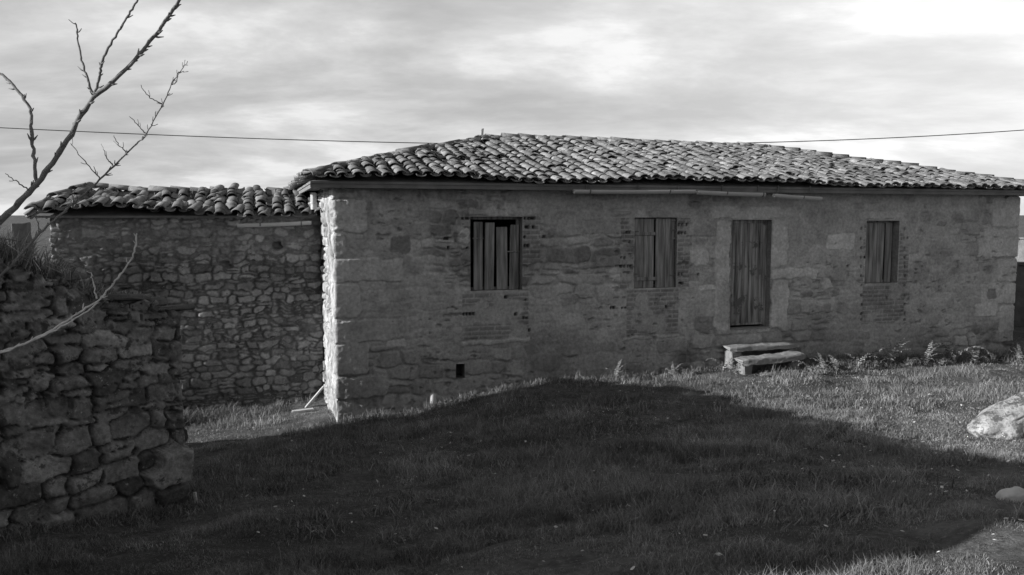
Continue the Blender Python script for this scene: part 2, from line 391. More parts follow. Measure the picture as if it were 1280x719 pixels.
def box_edge(s, z, b, warp=0.02, seed=0):
    ws = s + warp * 2 * (fbm(s * 6 + seed, z * 6, 3, 31) - .5); wz = z + warp * 2 * (fbm(s * 6, z * 6 + seed, 3, 37) - .5)
    dx = np.minimum(ws - b[0], b[2] - ws); dz = np.minimum(wz - b[1], b[3] - wz)
    rr = min(0.07, 0.42 * min(b[2] - b[0], b[3] - b[1])); inner = np.where((dx < rr) & (dz < rr), rr - np.hypot(np.clip(rr - dx, 0, 9), np.clip(rr - dz, 0, 9)), np.minimum(dx, dz)); return inner
for i, (a, b, c, d, tn, rel) in enumerate(ROCKS):
    bx = list(rect(a, b, c, d))
    if a == 418: bx[0] = -0.32 - 0.2 * (i % 2)
    if c == 1270: bx[2] = LEN + 0.4
    sel = (sf > bx[0] - .1) & (sf < bx[2] + .1) & (zf > bx[1] - .1) & (zf < bx[3] + .1)
    ed = box_edge(sf[sel], zf[sel], bx, 0.045, i * 1.7)
    p_ = sstep(0.0, 0.018, ed); gr = sstep(-0.012, 0.0, ed) * (1 - sstep(0.0, 0.014, ed))
    disp[sel] = disp[sel] * (1 - p_) + rel * p_ - 0.010 * gr
    tone[sel] = tone[sel] * (1 - p_) + tn * p_ * (1 + .25 * (fbm(sf[sel] * 5, zf[sel] * 5, 3, i) - .5))
for i, (a, b, c, d) in enumerate(BRICK):
    bx = rect(a, b, c, d); sel = (sf > bx[0]) & (sf < bx[2]) & (zf > bx[1]) & (zf < bx[3])
    s_, z_ = sf[sel], zf[sel] + 0.012 * (vnoise(sf[sel] * 2, zf[sel], 5) - .5); row = np.floor(z_ / 0.075); fz = z_ / 0.075 - row
    fs = (s_ + row * 0.12) / 0.25; br = np.floor(fs); fs = fs - br
    ez = np.minimum(fz, 1 - fz) * 0.075; es = np.minimum(fs, 1 - fs) * 0.25; ed = np.minimum(ez, es)
    cov = sstep(0.40, 0.5, fbm(s_ * 3, z_ * 3, 3, 44 + i)); p_ = sstep(0.004, 0.014, ed)
    disp[sel] = -0.010 + (0.010 * p_) * cov + 0.004 * vnoise(br * 3.1, row * 7.7, 3); tone[sel] = (0.235 - 0.085 * cov * p_ * (0.6 + .8 * vnoise(br * 5.3, row * 3.3, 9))) 
for (x, y) in HOLES:
    s_, z_ = on_plane(x, y); sel = (abs(sf - s_) < 0.018) & (abs(zf - z_) < 0.022); disp[sel] = -0.09; tone[sel] = 0.06
pits = sstep(.70, .76, fbm(sf * 7, zf * 17, 4, 52)) * sstep(.42, .55, fbm(sf * .9, zf * .9, 3, 53)); disp -= .035 * pits; tone = tone * (1 - .25 * pits)
crk = 1 - sstep(.0, .010, np.abs(fbm(sf * 1.6, zf * 3.2, 4, 54) - .5)); crk *= sstep(.52, .60, fbm(sf * 2.1, zf * 2.1, 3, 55)); disp -= .016 * crk
disp += 0.018 * (fbm(sf * 1.5, zf * 1.5, 3, 50) - .5) + 0.012 * (fbm(sf * 14, zf * 14, 3, 51) - .5)
# darker tone and rougher relief low down on the front
gz_front = ground_h(*(lambda P: (P[0], P[1]))((L0[0] + U[0] * np.clip(sf, 0, LEN), L0[1] + U[1] * np.clip(sf, 0, LEN))))
hgt = zf - gz_front
low_dark = (1 - sstep(0.15, 1.15, hgt + 0.9 * (fbm(sf * 1.2, zf * 1.6, 4, 61) - .5)))
tone *= 1 - 0.28 * low_dark; disp += 0.02 * low_dark * (fbm(sf * 9, zf * 9, 3, 62) - .5)
blot = sstep(0.56, 0.70, fbm(sf * 1.1, zf * 1.4, 4, 63)); tone *= 1 - 0.20 * blot; tone = tone * 1.75
# the gable is paler, rougher lime render
gab = 1 - sstep(-0.02, 0.01, sf)
disp = disp + gab * (0.060 * (fbm(sf * 6, zf * 7, 5, 71) - .5)); tone = tone * (1 - gab) + gab * (0.33 + 0.75 * (fbm(sf * 9, zf * 5, 5, 72) - .5))
for b in OPEN.values():   # flush round the openings
    dx = np.maximum(np.maximum(b[0] - sf, sf - b[2]), 0); dz = np.maximum(np.maximum(b[1] - zf, zf - b[3]), 0); dd = np.hypot(dx, dz); disp *= sstep(-0.005, 0.02, dd)
def house_pos(s, dsp):
    rr = 0.03
    P = np.zeros((len(s), 3)); Nn = np.zeros((len(s), 3))
    g_ = s < 0; f_ = (s >= 0) & (s <= LEN); r_ = s > LEN
    P[g_] = L0 + np.outer(-s[g_], V); P[f_] = L0 + np.outer(s[f_], U); P[r_] = L0 + U * LEN + np.outer(s[r_] - LEN, V)
    k = sstep(-rr, rr, s); k2 = sstep(LEN - rr, LEN + rr, s)
    Nn = np.outer(1 - k, -U) + np.outer(k * (1 - k2), -V) + np.outer(k2, U); Nn /= np.linalg.norm(Nn, axis=1)[:, None]
    P -= Nn * (0.01 * (np.exp(-(s / .02) ** 2) + np.exp(-((s - LEN) / .02) ** 2)))[:, None]
    return P + Nn * dsp[:, None]
Pw = house_pos(sf, disp); Pw[:, 2] = zf
fc = grid_faces(len(sA), len(zA)); cs = (sf[fc].mean(1)); cz = zf[fc].mean(1); keep = np.ones(len(fc), bool)
for b in OPEN.values(): keep &= ~((cs > b[0]) & (cs < b[2]) & (cz > b[1]) & (cz < b[3]))
fc = fc[keep]
vv = [Pw]; ff = [fc]; tt = [tone]; base = len(Pw)
def add_quad(a, b, c, d, t):
    global base
    vv.append(np.array([a, b, c, d])); ff.append(np.array([[base, base + 1, base + 2, base + 3]])); tt.append(np.full(4, t)); base += 4
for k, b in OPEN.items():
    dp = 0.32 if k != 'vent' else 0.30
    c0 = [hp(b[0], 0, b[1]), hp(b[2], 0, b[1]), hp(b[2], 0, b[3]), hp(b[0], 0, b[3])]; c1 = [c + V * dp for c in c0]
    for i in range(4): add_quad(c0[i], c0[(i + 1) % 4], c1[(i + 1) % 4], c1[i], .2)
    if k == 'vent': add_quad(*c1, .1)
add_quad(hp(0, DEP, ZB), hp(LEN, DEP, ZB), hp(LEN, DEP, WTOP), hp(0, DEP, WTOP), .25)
# a dim back room behind the openings and a floor
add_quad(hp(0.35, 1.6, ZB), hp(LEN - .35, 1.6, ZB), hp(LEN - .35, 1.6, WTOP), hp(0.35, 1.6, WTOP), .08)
house = empty('stone_house', hp(LEN / 2, 0, float(ground_h(*hp(LEN / 2, 0, 0)[:2]))), HA)
tag(house, 'long low rubble stone farmhouse with hipped clay tile roof and boarded windows', 'house')
mk('wall', np.concatenate(vv), np.concatenate(ff), M['house_wall'], house, smooth=True, attrs={'tone': np.concatenate(tt)})

# ------------------------------------------------------------------ tiled roofs
def tile_template(length, r0, r1_, hgt, inv=False, n=6, th=0.014):
    vs = []
    for rad_off in (0, -th):
        for (y, r) in ((0, r0), (length, r1_)):
            for k in range(n + 1):
                t = math.pi * k / n; x = (r + rad_off) * math.cos(t); z = (hgt * r / r0 + rad_off) * math.sin(t)
                vs.append((x, y, -z if inv else z))
    m = n + 1; fs = []
    for k in range(n):
        fs.append((k, k + 1, m + k + 1, m + k)); fs.append((2 * m + k, 3 * m + k, 3 * m + k + 1, 2 * m + k + 1))
        fs.append((k, 2 * m + k, 2 * m + k + 1, k + 1)); fs.append((m + k, m + k + 1, 3 * m + k + 1, 3 * m + k))
    fs.append((0, m, 3 * m, 2 * m)); fs.append((n, 2 * m + n, 3 * m + n, m + n))
    return np.array(vs), np.array(fs)
COVER = tile_template(0.42, 0.088, 0.072, 0.058); CHAN = tile_template(0.42, 0.078, 0.094, 0.038, True); RIDGE = tile_template(0.48, 0.125, 0.10, 0.10)
class Tiles:
    def __init__(s): s.v = []; s.f = []; s.n = 0
    def put(s, tpl, P, ex, ey, ez):
        v, f = tpl; s.v.append(P + v[:, :1] * ex + v[:, 1:2] * ey + v[:, 2:3] * ez); s.f.append(f + s.n); s.n += len(v)
    def build(s, name, m, parent): return mk(name, np.concatenate(s.v), np.concatenate(s.f), m, parent, smooth=False)
def rodr(v, k, a): return v * math.cos(a) + np.cross(k, v) * math.sin(a) + k * k.dot(v) * (1 - math.cos(a))
def tile_face(T, A, B, C, D, r, sp=0.205, row=0.262, mess=1.0, sag=0.05, over=0.07):
    """A-B eave (left to right seen from outside), D-C ridge; C may equal D"""
    A, B, C, D = (np.array(p, float) for p in (A, B, C, D)); e_ = B - A; Lb = np.linalg.norm(e_); e_ /= Lb
    t_ = D - A; t_ -= e_ * t_.dot(e_); H = np.linalg.norm(t_); t_ /= H; n_ = np.cross(e_, t_)
    aL = (D - A).dot(e_) / H; aR = (Lb - (C - A).dot(e_)) / H
    nr = max(2, int(round((H + over - .42) / row)) + 1); row = (H + over - .42) / (nr - 1)
    cols = int(Lb / sp) + 1; off = (Lb - (cols - 1) * sp) / 2
    for c in range(cols + 1):
        wob = r.uniform(-.012, .012) * mess; lean = r.normal(0, 0.006) * mess; eoff = r.uniform(-.05, .05) * mess
        for kind in (1, 0):
            a0 = off + (c - (0.5 if kind else 0)) * sp + wob
            j = 0
            while True:
                b = -over + j * row + eoff; j += 1
                if j > nr: break
                a = a0 + lean * j
                bc = max(b + 0.22, 0)
                if a < aL * bc - 0.03 or a > Lb - aR * bc + 0.03: continue
                if kind == 0 and r.random() < 0.008 * mess: continue
                ja, jb, jz = r.normal(0, .010) * mess, r.normal(0, .018) * mess, r.normal(0, .005) * mess
                yaw = r.normal(0, R(3.4)) * mess; tilt = R(2.4) + r.normal(0, R(1.0)) * mess
                if r.random() < 0.04 * mess: yaw += r.normal(0, R(10)); jb -= r.uniform(0, .09)
                ex, ey = rodr(e_, n_, yaw), rodr(t_, n_, yaw); ey2 = rodr(ey, ex, -tilt); ez2 = np.cross(ex, ey2)
                P = A + e_ * (a + ja) + t_ * (b + jb)
                wz = sag * 2 * (float(vnoise(P[0] * .55 + P[2], P[1] * .55, 77)) - .5) + sag * .8 * (float(vnoise(P[0] * 1.7, P[1] * 1.7, 78)) - .5)
                P = P + n_ * (0.055 + jz + (0.012 if kind else 0.045)) + np.array([0, 0, wz])
                if kind: T.put(CHAN, P + n_ * 0.035, ex, ey2, ez2)
                else: T.put(COVER, P, ex, ey2, ez2)
def tile_line(T, P0, P1, r, mess=1.0, lift=0.07):
    P0 = np.array(P0, float); P1 = np.array(P1, float); d = P1 - P0; Ln = np.linalg.norm(d); d /= Ln; sd = np.cross(d, [0, 0, 1.0]); sd /= np.linalg.norm(sd); up = np.cross(sd, d)
    k = 0.0
    while k < Ln - 0.15:
        yaw = r.normal(0, R(3)) * mess; ex, ey = rodr(sd, up, yaw), rodr(d, up, yaw); ey = rodr(ey, ex, -R(2.5)); ez = np.cross(ex, ey)
        P = P0 + d * (k - 0.05) + up * (lift + r.normal(0, .008) * mess) + sd * r.normal(0, .01) * mess
        wz = 0.05 * 2 * (float(vnoise(P[0] * .55 + P[2], P[1] * .55, 77)) - .5); P = P + np.array([0, 0, wz * .6])
        T.put(RIDGE, P, ex, ey, ez); k += 0.34
OV = 0.33
ze = WTOP + 0.035
ridge_y = 170
Rs0, Rs1, Rd = 3.35, LEN - 3.35, 3.5
_p = at(760, 172, (hp(Rs0, Rd, 0)[1] * .6 + hp(Rs1, Rd, 0)[1] * .4)); ZR = _p[2] - 0.16
A_, B_, C_, D_ = hp(-OV, -OV, ze), hp(LEN + OV, -OV, ze), hp(LEN + OV, DEP + OV, ze), hp(-OV, DEP + OV, ze); E_, F_ = hp(Rs0, Rd, ZR), hp(Rs1, Rd, ZR)
# roof deck: boards closing the roof under the tiles
dk = MB(); tk = np.array([0, 0, -0.035])
dk.add([A_, B_, C_, D_, E_, F_, A_ + tk, B_ + tk, C_ + tk, D_ + tk], [(0, 1, 5, 4), (1, 2, 5), (2, 3, 4, 5), (3, 0, 4), (6, 9, 8, 7), (0, 6, 7, 1), (1, 7, 8, 2), (2, 8, 9, 3), (3, 9, 6, 0)])
roof = dk.build('roof', M['fascia'], house)
T = Tiles(); rr_ = np.random.default_rng(5)
tile_face(T, A_, B_, F_, E_, rr_); tile_face(T, D_, A_, E_, E_, rr_, mess=1.6); tile_face(T, B_, C_, F_, F_, rr_); tile_face(T, C_, D_, E_, F_, rr_)
T.build('roof_tiles', M['tile'], roof)
T = Tiles()
tile_line(T, A_, E_, rr_, 1.6); tile_line(T, B_, F_, rr_); tile_line(T, C_, F_, rr_); tile_line(T, D_, E_, rr_); tile_line(T, E_, F_, rr_)
T.build('ridge_tiles', M['tile'], roof)
fb = MB()   # eave boards
zf_ = ze - 0.064
fb.box(hp(LEN / 2, -OV + .03, zf_), U * (LEN / 2 + OV), V * .015, (0, 0, .028))
fb.box(hp(-OV + .03, DEP / 2, zf_), V * (DEP / 2 + OV - .06), U * .015, (0, 0, .028))
fb.box(hp(LEN + OV - .03, DEP / 2, zf_), V * (DEP / 2 + OV - .06), U * .015, (0, 0, .028))
fb.build('fascia_board', M['fascia'], house)
# small upright piece of broken tile on the left end of the ridge
b = MB(); pE = E_ + np.array([0, 0, .2]); b.box(pE + U * -.1 - np.array([0, 0, .02]), U * .022, V * .012, (0.01, 0, .07), jit=.012); b.build('tile_shard', M['white'], roof)

# ---- shuttered windows and door
def boards(name, b, spec, depth, m, th=0.014):
    """spec: list of (f0, f1, z0, z1, tilt) fractions of the opening; every board is its own piece"""
    root = None; wd = b[2] - b[0]; ht = b[3] - b[1]; out = []
    for (f0, f1, z0, z1, tl) in spec:
        q = MB(); c = hp(b[0] + wd * (f0 + f1) / 2, depth + random.uniform(-.006, .006), b[1] + ht * (z0 + z1) / 2)
        up = np.array([0, 0, 1.0]) * ht * (z1 - z0) / 2 + U * tl * ht / 2
        q.box(c, U * wd * (f1 - f0) / 2, V * th, up, bev=.004, jit=.003); out.append(q)
    return out
def window(key, spec, depth, label, rails=()):
    b = OPEN[key]
    fr = MB(); wd = b[2] - b[0]; t = .022; d = .20
    cx_ = (b[0] + b[2]) / 2; cz_ = (b[1] + b[3]) / 2
    fr.box(hp(b[0] + t, d, cz_), U * (t - .002), V * .03, (0, 0, (b[3] - b[1]) / 2 - .002)); fr.box(hp(b[2] - t, d, cz_), U * (t - .002), V * .03, (0, 0, (b[3] - b[1]) / 2 - .002))
    fr.box(hp(cx_, d, b[3] - t), U * (wd / 2 - 2 * t - .002), V * .028, (0, 0, t - .002)); fr.box(hp(cx_, d, b[1] + t), U * (wd / 2 - 2 * t - .002), V * .028, (0, 0, t - .002))
    wo = fr.build('window', M['wood_dark'], house); wo['label'] = label
    for q in boards(key, b, spec, depth, M['wood_dark']): q.build('board', M['wood_dark'], wo)
    for (f0, f1, z, h) in rails:
        q = MB(); q.box(hp(b[0] + wd * (f0 + f1) / 2, depth - .026, b[1] + (b[3] - b[1]) * z), U * wd * (f1 - f0) / 2, V * .009, (0, 0, h), bev=.003, jit=.004); q.build('batten', M['wood_dark'], wo)
window('w1', [(.10, .27, .0, .93, .006), (.31, .49, .0, .92, .016), (.545, .75, .0, .86, -.008), (.80, .97, .0, .89, .014)], .13, 'window closed by four loose upright boards with gaps', [(.08, .28, .71, .008), (.74, .98, .52, .008)])
window('w2', [(.02, .24, .0, .985, 0), (.245, .485, .0, .985, 0), (.54, .76, .0, .985, 0), (.765, .985, .0, .985, 0)], .07, 'window closed by a pair of old plank shutters', [(.02, .52, .77, .025), (.02, .56, .13, .03), (.9, 1.0, .70, .012), (.9, 1.0, .96, .012)])
window('w3', [(.02, .26, .0, .97, .0), (.265, .50, .0, .97, .0), (.505, .71, .0, .97, .01), (.76, .95, .0, .97, -.008)], .15, 'narrow window closed by plain boards')
for f0, zz_ in ((.90, .82), (.90, .17), (.02, .80), (.02, .2)):
    bb = OPEN['w2']; q = MB(); q.box(hp(bb[0] + (bb[2] - bb[0]) * (f0 + .04), .048, bb[1] + (bb[3] - bb[1]) * zz_), U * .05, V * .004, (0, 0, .012), bev=.002); q.build('hinge', M['band'], [c for c in house.children if c.name.startswith('window')][1])
b = OPEN['door']; wd = b[2] - b[0]; ht = b[3] - b[1]
fr = MB(); cz_ = (b[1] + b[3]) / 2; cx_ = (b[0] + b[2]) / 2
for s_ in (b[0] + .025, b[2] - .025): fr.box(hp(s_, .16, cz_), U * .023, V * .04, (0, 0, ht / 2 - .002), bev=.004)
fr.box(hp(cx_, .16, b[3] - .03), U * (wd / 2 - .05), V * .038, (0, 0, .027), bev=.004)
door = fr.build('door', M['door_wood'], house)
x = .05; k = 0
while x < .93:
    wdt = random.uniform(.14, .19); x1 = min(x + wdt, .95); q = MB(); q.box(hp(b[0] + wd * (x + x1) / 2, .13 + random.uniform(-.003, .003), b[1] + ht * .505), U * (wd * (x1 - x) / 2 - .002), V * .014, (0, 0, ht * .465), bev=.003)
    q.build('plank', M['door_wood'], door); x = x1
q = MB(); q.box(hp(cx_, .125, b[1] + .075), U * (wd * .44), V * .03, (0, 0, .018), bev=.003); q.build('weather_bar', M['door_wood'], door)
q = MB(); q.box(hp(cx_, .06, b[1] + .012), U * (wd / 2 - .003), V * .10, (0, 0, .010), bev=.003); q.build('threshold', M['step'], door)
q = MB(); q.box(hp(b[0] + wd * .83, .112, b[1] + ht * .52), U * .02, V * .004, (0, 0, .05), bev=.002); q.build('lock_plate', M['band'], door)

# ---- gutters
def gutter(parent, p0, p1, rad, name='gutter', bands=(), m='pvc'):
    p0 = np.array(p0, float); p1 = np.array(p1, float); d = p1 - p0; Ln = np.linalg.norm(d); d /= Ln
    sd = np.cross(d, [0, 0, 1.0]); sd /= np.linalg.norm(sd); up = np.cross(sd, d); n = 12; vs = []
    segs = 14
    for i in range(segs + 1):
        c = p0 + d * Ln * i / segs + up * (-0.006 * math.sin(math.pi * i / segs))
        for r in (rad, rad - .004):
            for k in range(n + 1):
                t = math.pi + (math.pi + R(40)) * k / n - R(20); vs.append(c + sd * r * math.cos(t) + up * r * math.sin(t))
    m1 = n + 1; fs = []
    for i in range(segs):
        a = i * 2 * m1; b_ = (i + 1) * 2 * m1
        for k in range(n): fs.append((a + k, b_ + k, b_ + k + 1, a + k + 1)); fs.append((a + m1 + k, a + m1 + k + 1, b_ + m1 + k + 1, b_ + m1 + k))
        fs.append((a, a + m1, b_ + m1, b_)); fs.append((a + n, b_ + n, b_ + m1 + n, a + m1 + n))
    for a in (0, segs * 2 * m1):
        for k in range(n): fs.append((a + k, a + k + 1, a + m1 + k + 1, a + m1 + k))
    go = mk(name, vs, fs, M[m], parent)
    cap = MB(); ring = [p0 + sd * rad * .98 * math.cos(t) + up * rad * .98 * math.sin(t) for t in np.linspace(math.pi - R(20), 2 * math.pi + R(20), 14)]
    cap.add(ring + [q_ - d * .008 for q_ in ring], [tuple(range(14)), tuple(range(27, 13, -1))] + [(i, i + 1, i + 15, i + 14) for i in range(13)]); cap.build('end_cap', M[m], go)
    for f in bands:
        bb = MB(); c = p0 + d * Ln * f; vs2 = []
        for dd in (-.012, .012):
            for r in (rad + .004, rad + .001):
                for t in np.linspace(math.pi - R(24), 2 * math.pi + R(24), 13): vs2.append(c + d * dd + sd * r * math.cos(t) + up * r * math.sin(t))
        f2 = []
        for k in range(12): f2 += [(k, k + 26, k + 27, k + 1), (k, k + 1, k + 14, k + 13), (k + 26, k + 39, k + 40, k + 27)]
        bb.add(vs2, f2); bb.build('bracket', M['band'], go)
    return go
def gp(px, py, off): s, z = on_plane(px, py, off); return hp(s, off, z)
gutter(house, gp(718, 238.5, -.40), gp(868, 238.5, -.40), .047, bands=(.12, .78))
gutter(house, gp(872, 239.5, -.40), gp(955, 242.5, -.40), .050, bands=(.42, .97))
gutter(house, gp(968, 243.5, -.40), gp(1026, 247.5, -.40), .048, bands=(.6,))
# gutter hooks up to the eave
for px in (735, 800, 850, 905, 950, 975, 1015):
    s_, _ = on_plane(px, 240, -.40); zz_ = on_plane(px, 240, -.40)[1]
    hk = MB(); hk.box(hp(s_, -.345, zz_ + .055), U * .008, V * .012, (0, 0, .05)); hk.build('gutter_hook', M['band'], house)

# ------------------------------------------------------------------ the lower wing
sW0 = on_plane(66, 380, WING_OFF)[0]; zWt = 0.5 * (on_plane(100, 270, WING_OFF)[1] + on_plane(390, 274, WING_OFF)[1]) 
WD = 3.2
wing = empty('outbuilding', hp(sW0 / 2, WING_OFF, float(ground_h(*hp(sW0 / 2, WING_OFF, 0)[:2]))), HA)
tag(wing, 'lower dry rubble stone outbuilding with sagging tile roof joined to the farmhouse gable', 'outbuilding')
ws = np.concatenate([np.linspace(sW0 - WD, sW0 - .8, 12)[:-1], np.arange(sW0 - .8, 0.01, 0.0165)]); wz = np.arange(-0.9, zWt + .03, 0.0165)
S2, Z2 = np.meshgrid(ws, wz, indexing='ij'); s2 = S2.ravel(); z2 = Z2.ravel(); r2 = np.random.default_rng(23)
st = courses(sW0 - WD - .4, .4, -1.1, zWt + .2, 0.045, 0.145, 0.09, 0.30, r2)
# a few bigger blocks low down
e, idx, _, _ = stone_eval(s2, z2, st, 0.075, 4.2, 2.3, 41); e = e + 0.022 * (fbm(s2 * 13, z2 * 13, 3, 19) - .5)
tn = r2.normal(0.30, 0.07, len(st)).clip(.13, .48); of = r2.uniform(-.024, .008, len(st)); tx = r2.uniform(-.07, .07, len(st)); tz = r2.uniform(-.09, .09, len(st))
pr = sstep(0.001, 0.012 + .014 * fbm(s2 * 3, z2 * 3, 2, 29), e); 
up_ = .6 * sstep(2.2, 3.0, z2)     # more mortar towards the eave
deep = 0.045 * (1 - .5 * up_) * (0.35 + 1.1 * fbm(s2 * 1.3, z2 * 1.3, 3, 12))
dsp = (pr - 1) * deep + pr * (of[idx] + (s2 - st[idx, 0]) * tx[idx] + (z2 - st[idx, 1]) * tz[idx]) + .010 * (fbm(s2 * 12, z2 * 12, 3, 3) - .5) + .06 * (fbm(s2 * .6, z2 * .6, 2, 4) - .5)
hole = r2.random(len(st)) < 0.012; dsp = np.where(hole[idx] & (e > .01), -.13, dsp)
ton = tn[idx] * pr + (0.12 + .12 * up_) * (1 - pr); ton = ton * (1 - .35 * sstep(.5, .7, fbm(s2 * .9, z2 * 1.2, 4, 15))) * (1 - .38 * (1 - sstep(.0, 1.3, z2 + .8 * (fbm(s2 * 1.1, z2, 3, 16) - .5))))  # foot of wall darkened in the colour to offset light bounced off grass
def wing_pos(s, d_):
    P = np.zeros((len(s), 3)); f_ = s >= sW0
    P[f_] = L0 + V * WING_OFF + np.outer(s[f_], U); P[~f_] = L0 + U * sW0 + V * WING_OFF + np.outer(sW0 - s[~f_], V)
    k = sstep(sW0 - .04, sW0 + .04, s); Nn = np.outer(1 - k, -U) + np.outer(k, -V); Nn /= np.linalg.norm(Nn, axis=1)[:, None]; return P + Nn * d_[:, None]
Pq = wing_pos(s2, dsp); Pq[:, 2] = z2
f1_ = grid_faces(len(ws), len(wz)); nb = len(Pq)
bk = [hp(sW0, WING_OFF + WD, -.9), hp(0, WING_OFF + WD, -.9), hp(0, WING_OFF + WD, zWt), hp(sW0, WING_OFF + WD, zWt)]
mk('wall', np.concatenate([Pq, np.array(bk)]), np.concatenate([f1_, [[nb, nb + 1, nb + 2, nb + 3]]]), M['dry_stone'], wing, smooth=True, attrs={'tone': np.concatenate([ton, np.full(4, .2)])})
wo_ = .12; zwe = zWt + .03; hd = WD / 2
zwr = at(150, 237, hp(sW0 * .8, WING_OFF + hd, 0)[1])[2] - .12
a0, a1, a2, a3 = hp(sW0 - .16, WING_OFF - wo_, zwe), hp(0.0, WING_OFF - wo_, zwe), hp(0.0, WING_OFF + WD + wo_, zwe), hp(sW0 - .16, WING_OFF + WD + wo_, zwe)
e0, e1 = hp(sW0 + .34, WING_OFF + hd, zwr + .10), hp(0.0, WING_OFF + hd, zwr + .04)
dk = MB(); dk.add([a0, a1, a2, a3, e0, e1] + [q_ + tk for q_ in (a0, a1, a2, a3)], [(0, 1, 5, 4), (1, 2, 5), (2, 3, 4, 5), (3, 0, 4), (6, 9, 8, 7), (0, 6, 7, 1), (2, 8, 9, 3), (3, 9, 6, 0)])
wr = dk.build('roof', M['fascia'], wing); T = Tiles(); r3 = np.random.default_rng(8)
tile_face(T, a0, a1, e1, e0, r3, sp=.225, row=.23, mess=1.6, sag=.14, over=.17); tile_face(T, a3, a0, e0, e0, r3, mess=2.0); tile_face(T, a2, a3, e0, e1, r3, mess=1.5)
T.build('roof_tiles', M['wing_tile'], wr)
T = Tiles(); tile_line(T, a0, e0, r3, 2.5, .09); tile_line(T, e0, e1, r3, 3.0, .035); T.build('ridge_tiles', M['wing_tile'], wr)
q0, q1 = gp(297, 281, WING_OFF - .28), gp(389, 277.5, WING_OFF - .28)
gg = gutter(wing, q0, q1, .046, bands=(.30, .86))
dp = MB(); s_, z_ = on_plane(392, 250, WING_OFF - .45); dp.tube([hp(s_, WING_OFF - .45, z_ + .12), hp(s_, WING_OFF - .45, z_ - .16)], .052, 12); dp.tube([hp(s_, WING_OFF - .45, z_ - .06), hp(s_, WING_OFF - .45, z_ - .03)], .058, 12)
dp.build('downpipe', M['white'], wing)

# ------------------------------------------------------------------ foreground ruined dry-stone wall
W_end = at(247, 520, 7.0)[:2]; W_mid = at(0, 500, 5.85)[:2]
wdir = (W_end - W_mid); Lm = np.linalg.norm(wdir); wdir = wdir / Lm; WN = np.array([wdir[1], -wdir[0]])      # normal towards the camera
LW = Lm + 2.9                                   # s runs from the right-hand end towards the left, out of frame
def ruin_on(px, py):
    r = ray(px, py); O = np.array([W_end[0], W_end[1]]); t = O.dot(WN) / (r[:2].dot(WN)); p = r * t; return (W_end - p[:2]).dot(wdir), p[2] + EYE
prof_px = [(247, 402), (236, 392), (215, 386), (200, 384), (180, 376), (160, 378), (140, 366), (118, 364), (100, 358), (78, 346), (60, 346), (40, 332), (20, 334), (0, 326), (-60, 318), (-120, 300)]
pp = sorted([ruin_on(*q_) for q_ in prof_px]); ps = np.array([a for a, _ in pp]); pz = np.array([a for _, a in pp])
def top_z(s): return np.interp(s, ps, pz) - .03 + 0.11 * (np.floor(vnoise(s * 5, s * 0 + 3, 4) * 5) / 5 - .5)
TH = 0.55
# unrolled section: up the face, over the top, down the back; at the end the wall rounds off
cs_ = np.arange(0, LW, .0135); cv = np.arange(0, 1.0001, 1 / 210)
r4 = np.random.default_rng(77)
CS, CV = np.meshgrid(cs_, cv, indexing='ij'); c1_ = CS.ravel(); v1 = CV.ravel()
zb = 0.2 + 0 * c1_; gx_ = W_end[0] - wdir[0] * c1_; gy_ = W_end[1] - wdir[1] * c1_; zb = ground_h(gx_, gy_) - .35
zt = top_z(c1_)
fu = v1 / .72                                   # face part of the section
zface = zb + (zt - zb) * np.clip(fu, 0, 1)
over = np.clip((v1 - .72) / .28, 0, 1)
st = courses(-.4, LW + .4, -.4, 3.6, 0.05, 0.19, 0.09, 0.31, r4)
# the large lichened block at the foot of the right-hand end, and some other big ones
big = [(212, 578, .20, .24), (50, 555, .19, .12), (150, 590, .15, .09), (60, 478, .09, .08), (85, 442, .11, .08), (30, 520, .13, .09), (210, 492, .12, .06), (140, 520, .12, .08)]
for (x, y, a, b_) in big:
    s_, z_ = ruin_on(x, y); st = st[~((abs(st[:, 0] - s_) < a * .8) & (abs(st[:, 1] - z_) < b_ * .8))]; st = np.vstack([st, [s_, z_, a, b_]])
zpat = zface + over * TH
e, idx, _, _ = stone_eval(c1_, zpat, st, 0.05, 3.0, 2.1, 91); e = np.maximum(e + 0.020 * (fbm(c1_ * 14, zpat * 14, 3, 19) - .5), 0)
tn = r4.normal(0.19, 0.055, len(st)).clip(.09, .36); tn[-8:] = [.30, .20, .22, .24, .20, .20, .18, .20]
of = r4.uniform(-.045, .035, len(st)); of[-8] = .09; tx = r4.uniform(-.32, .32, len(st)); tz = r4.uniform(-.35, .35, len(st))
hs = np.minimum(st[:, 2], st[:, 3])[idx]
rel = np.clip(e / (hs * .24), 0, 1); dome = np.sqrt(1 - (1 - rel) ** 2)
gv = .2 + 1.9 * fbm(c1_ * 3, zpat * 3, 3, 27); dsp = -.085 * gv * (1 - dome) ** 1.1 + (of[idx] + (c1_ - st[idx, 0]) * tx[idx] + (zpat - st[idx, 1]) * tz[idx]) * sstep(0, .03, e) + .045 * (fbm(c1_ * 8, zpat * 10, 5, 3) - .5) + .012 * (fbm(c1_ * 34, zpat * 34, 3, 5) - .5) + .14 * (fbm(c1_ * .9, zpat * .9, 2, 4) - .5)
endr = 1 - sstep(0, .16, c1_ + .05 * (fbm(zpat * 4, c1_ * 4, 2, 6) - .5)); 
dep = -dsp + over * TH + endr ** 2 * .35 * (1 - over)
topd = np.where(over > 0, dsp, 0)
x_ = W_end[0] - wdir[0] * c1_ - WN[0] * dep; y_ = W_end[1] - wdir[1] * c1_ - WN[1] * dep
z_ = zface + topd * .9 + 0.05 * np.sin(np.clip(over, 0, 1) * math.pi) 
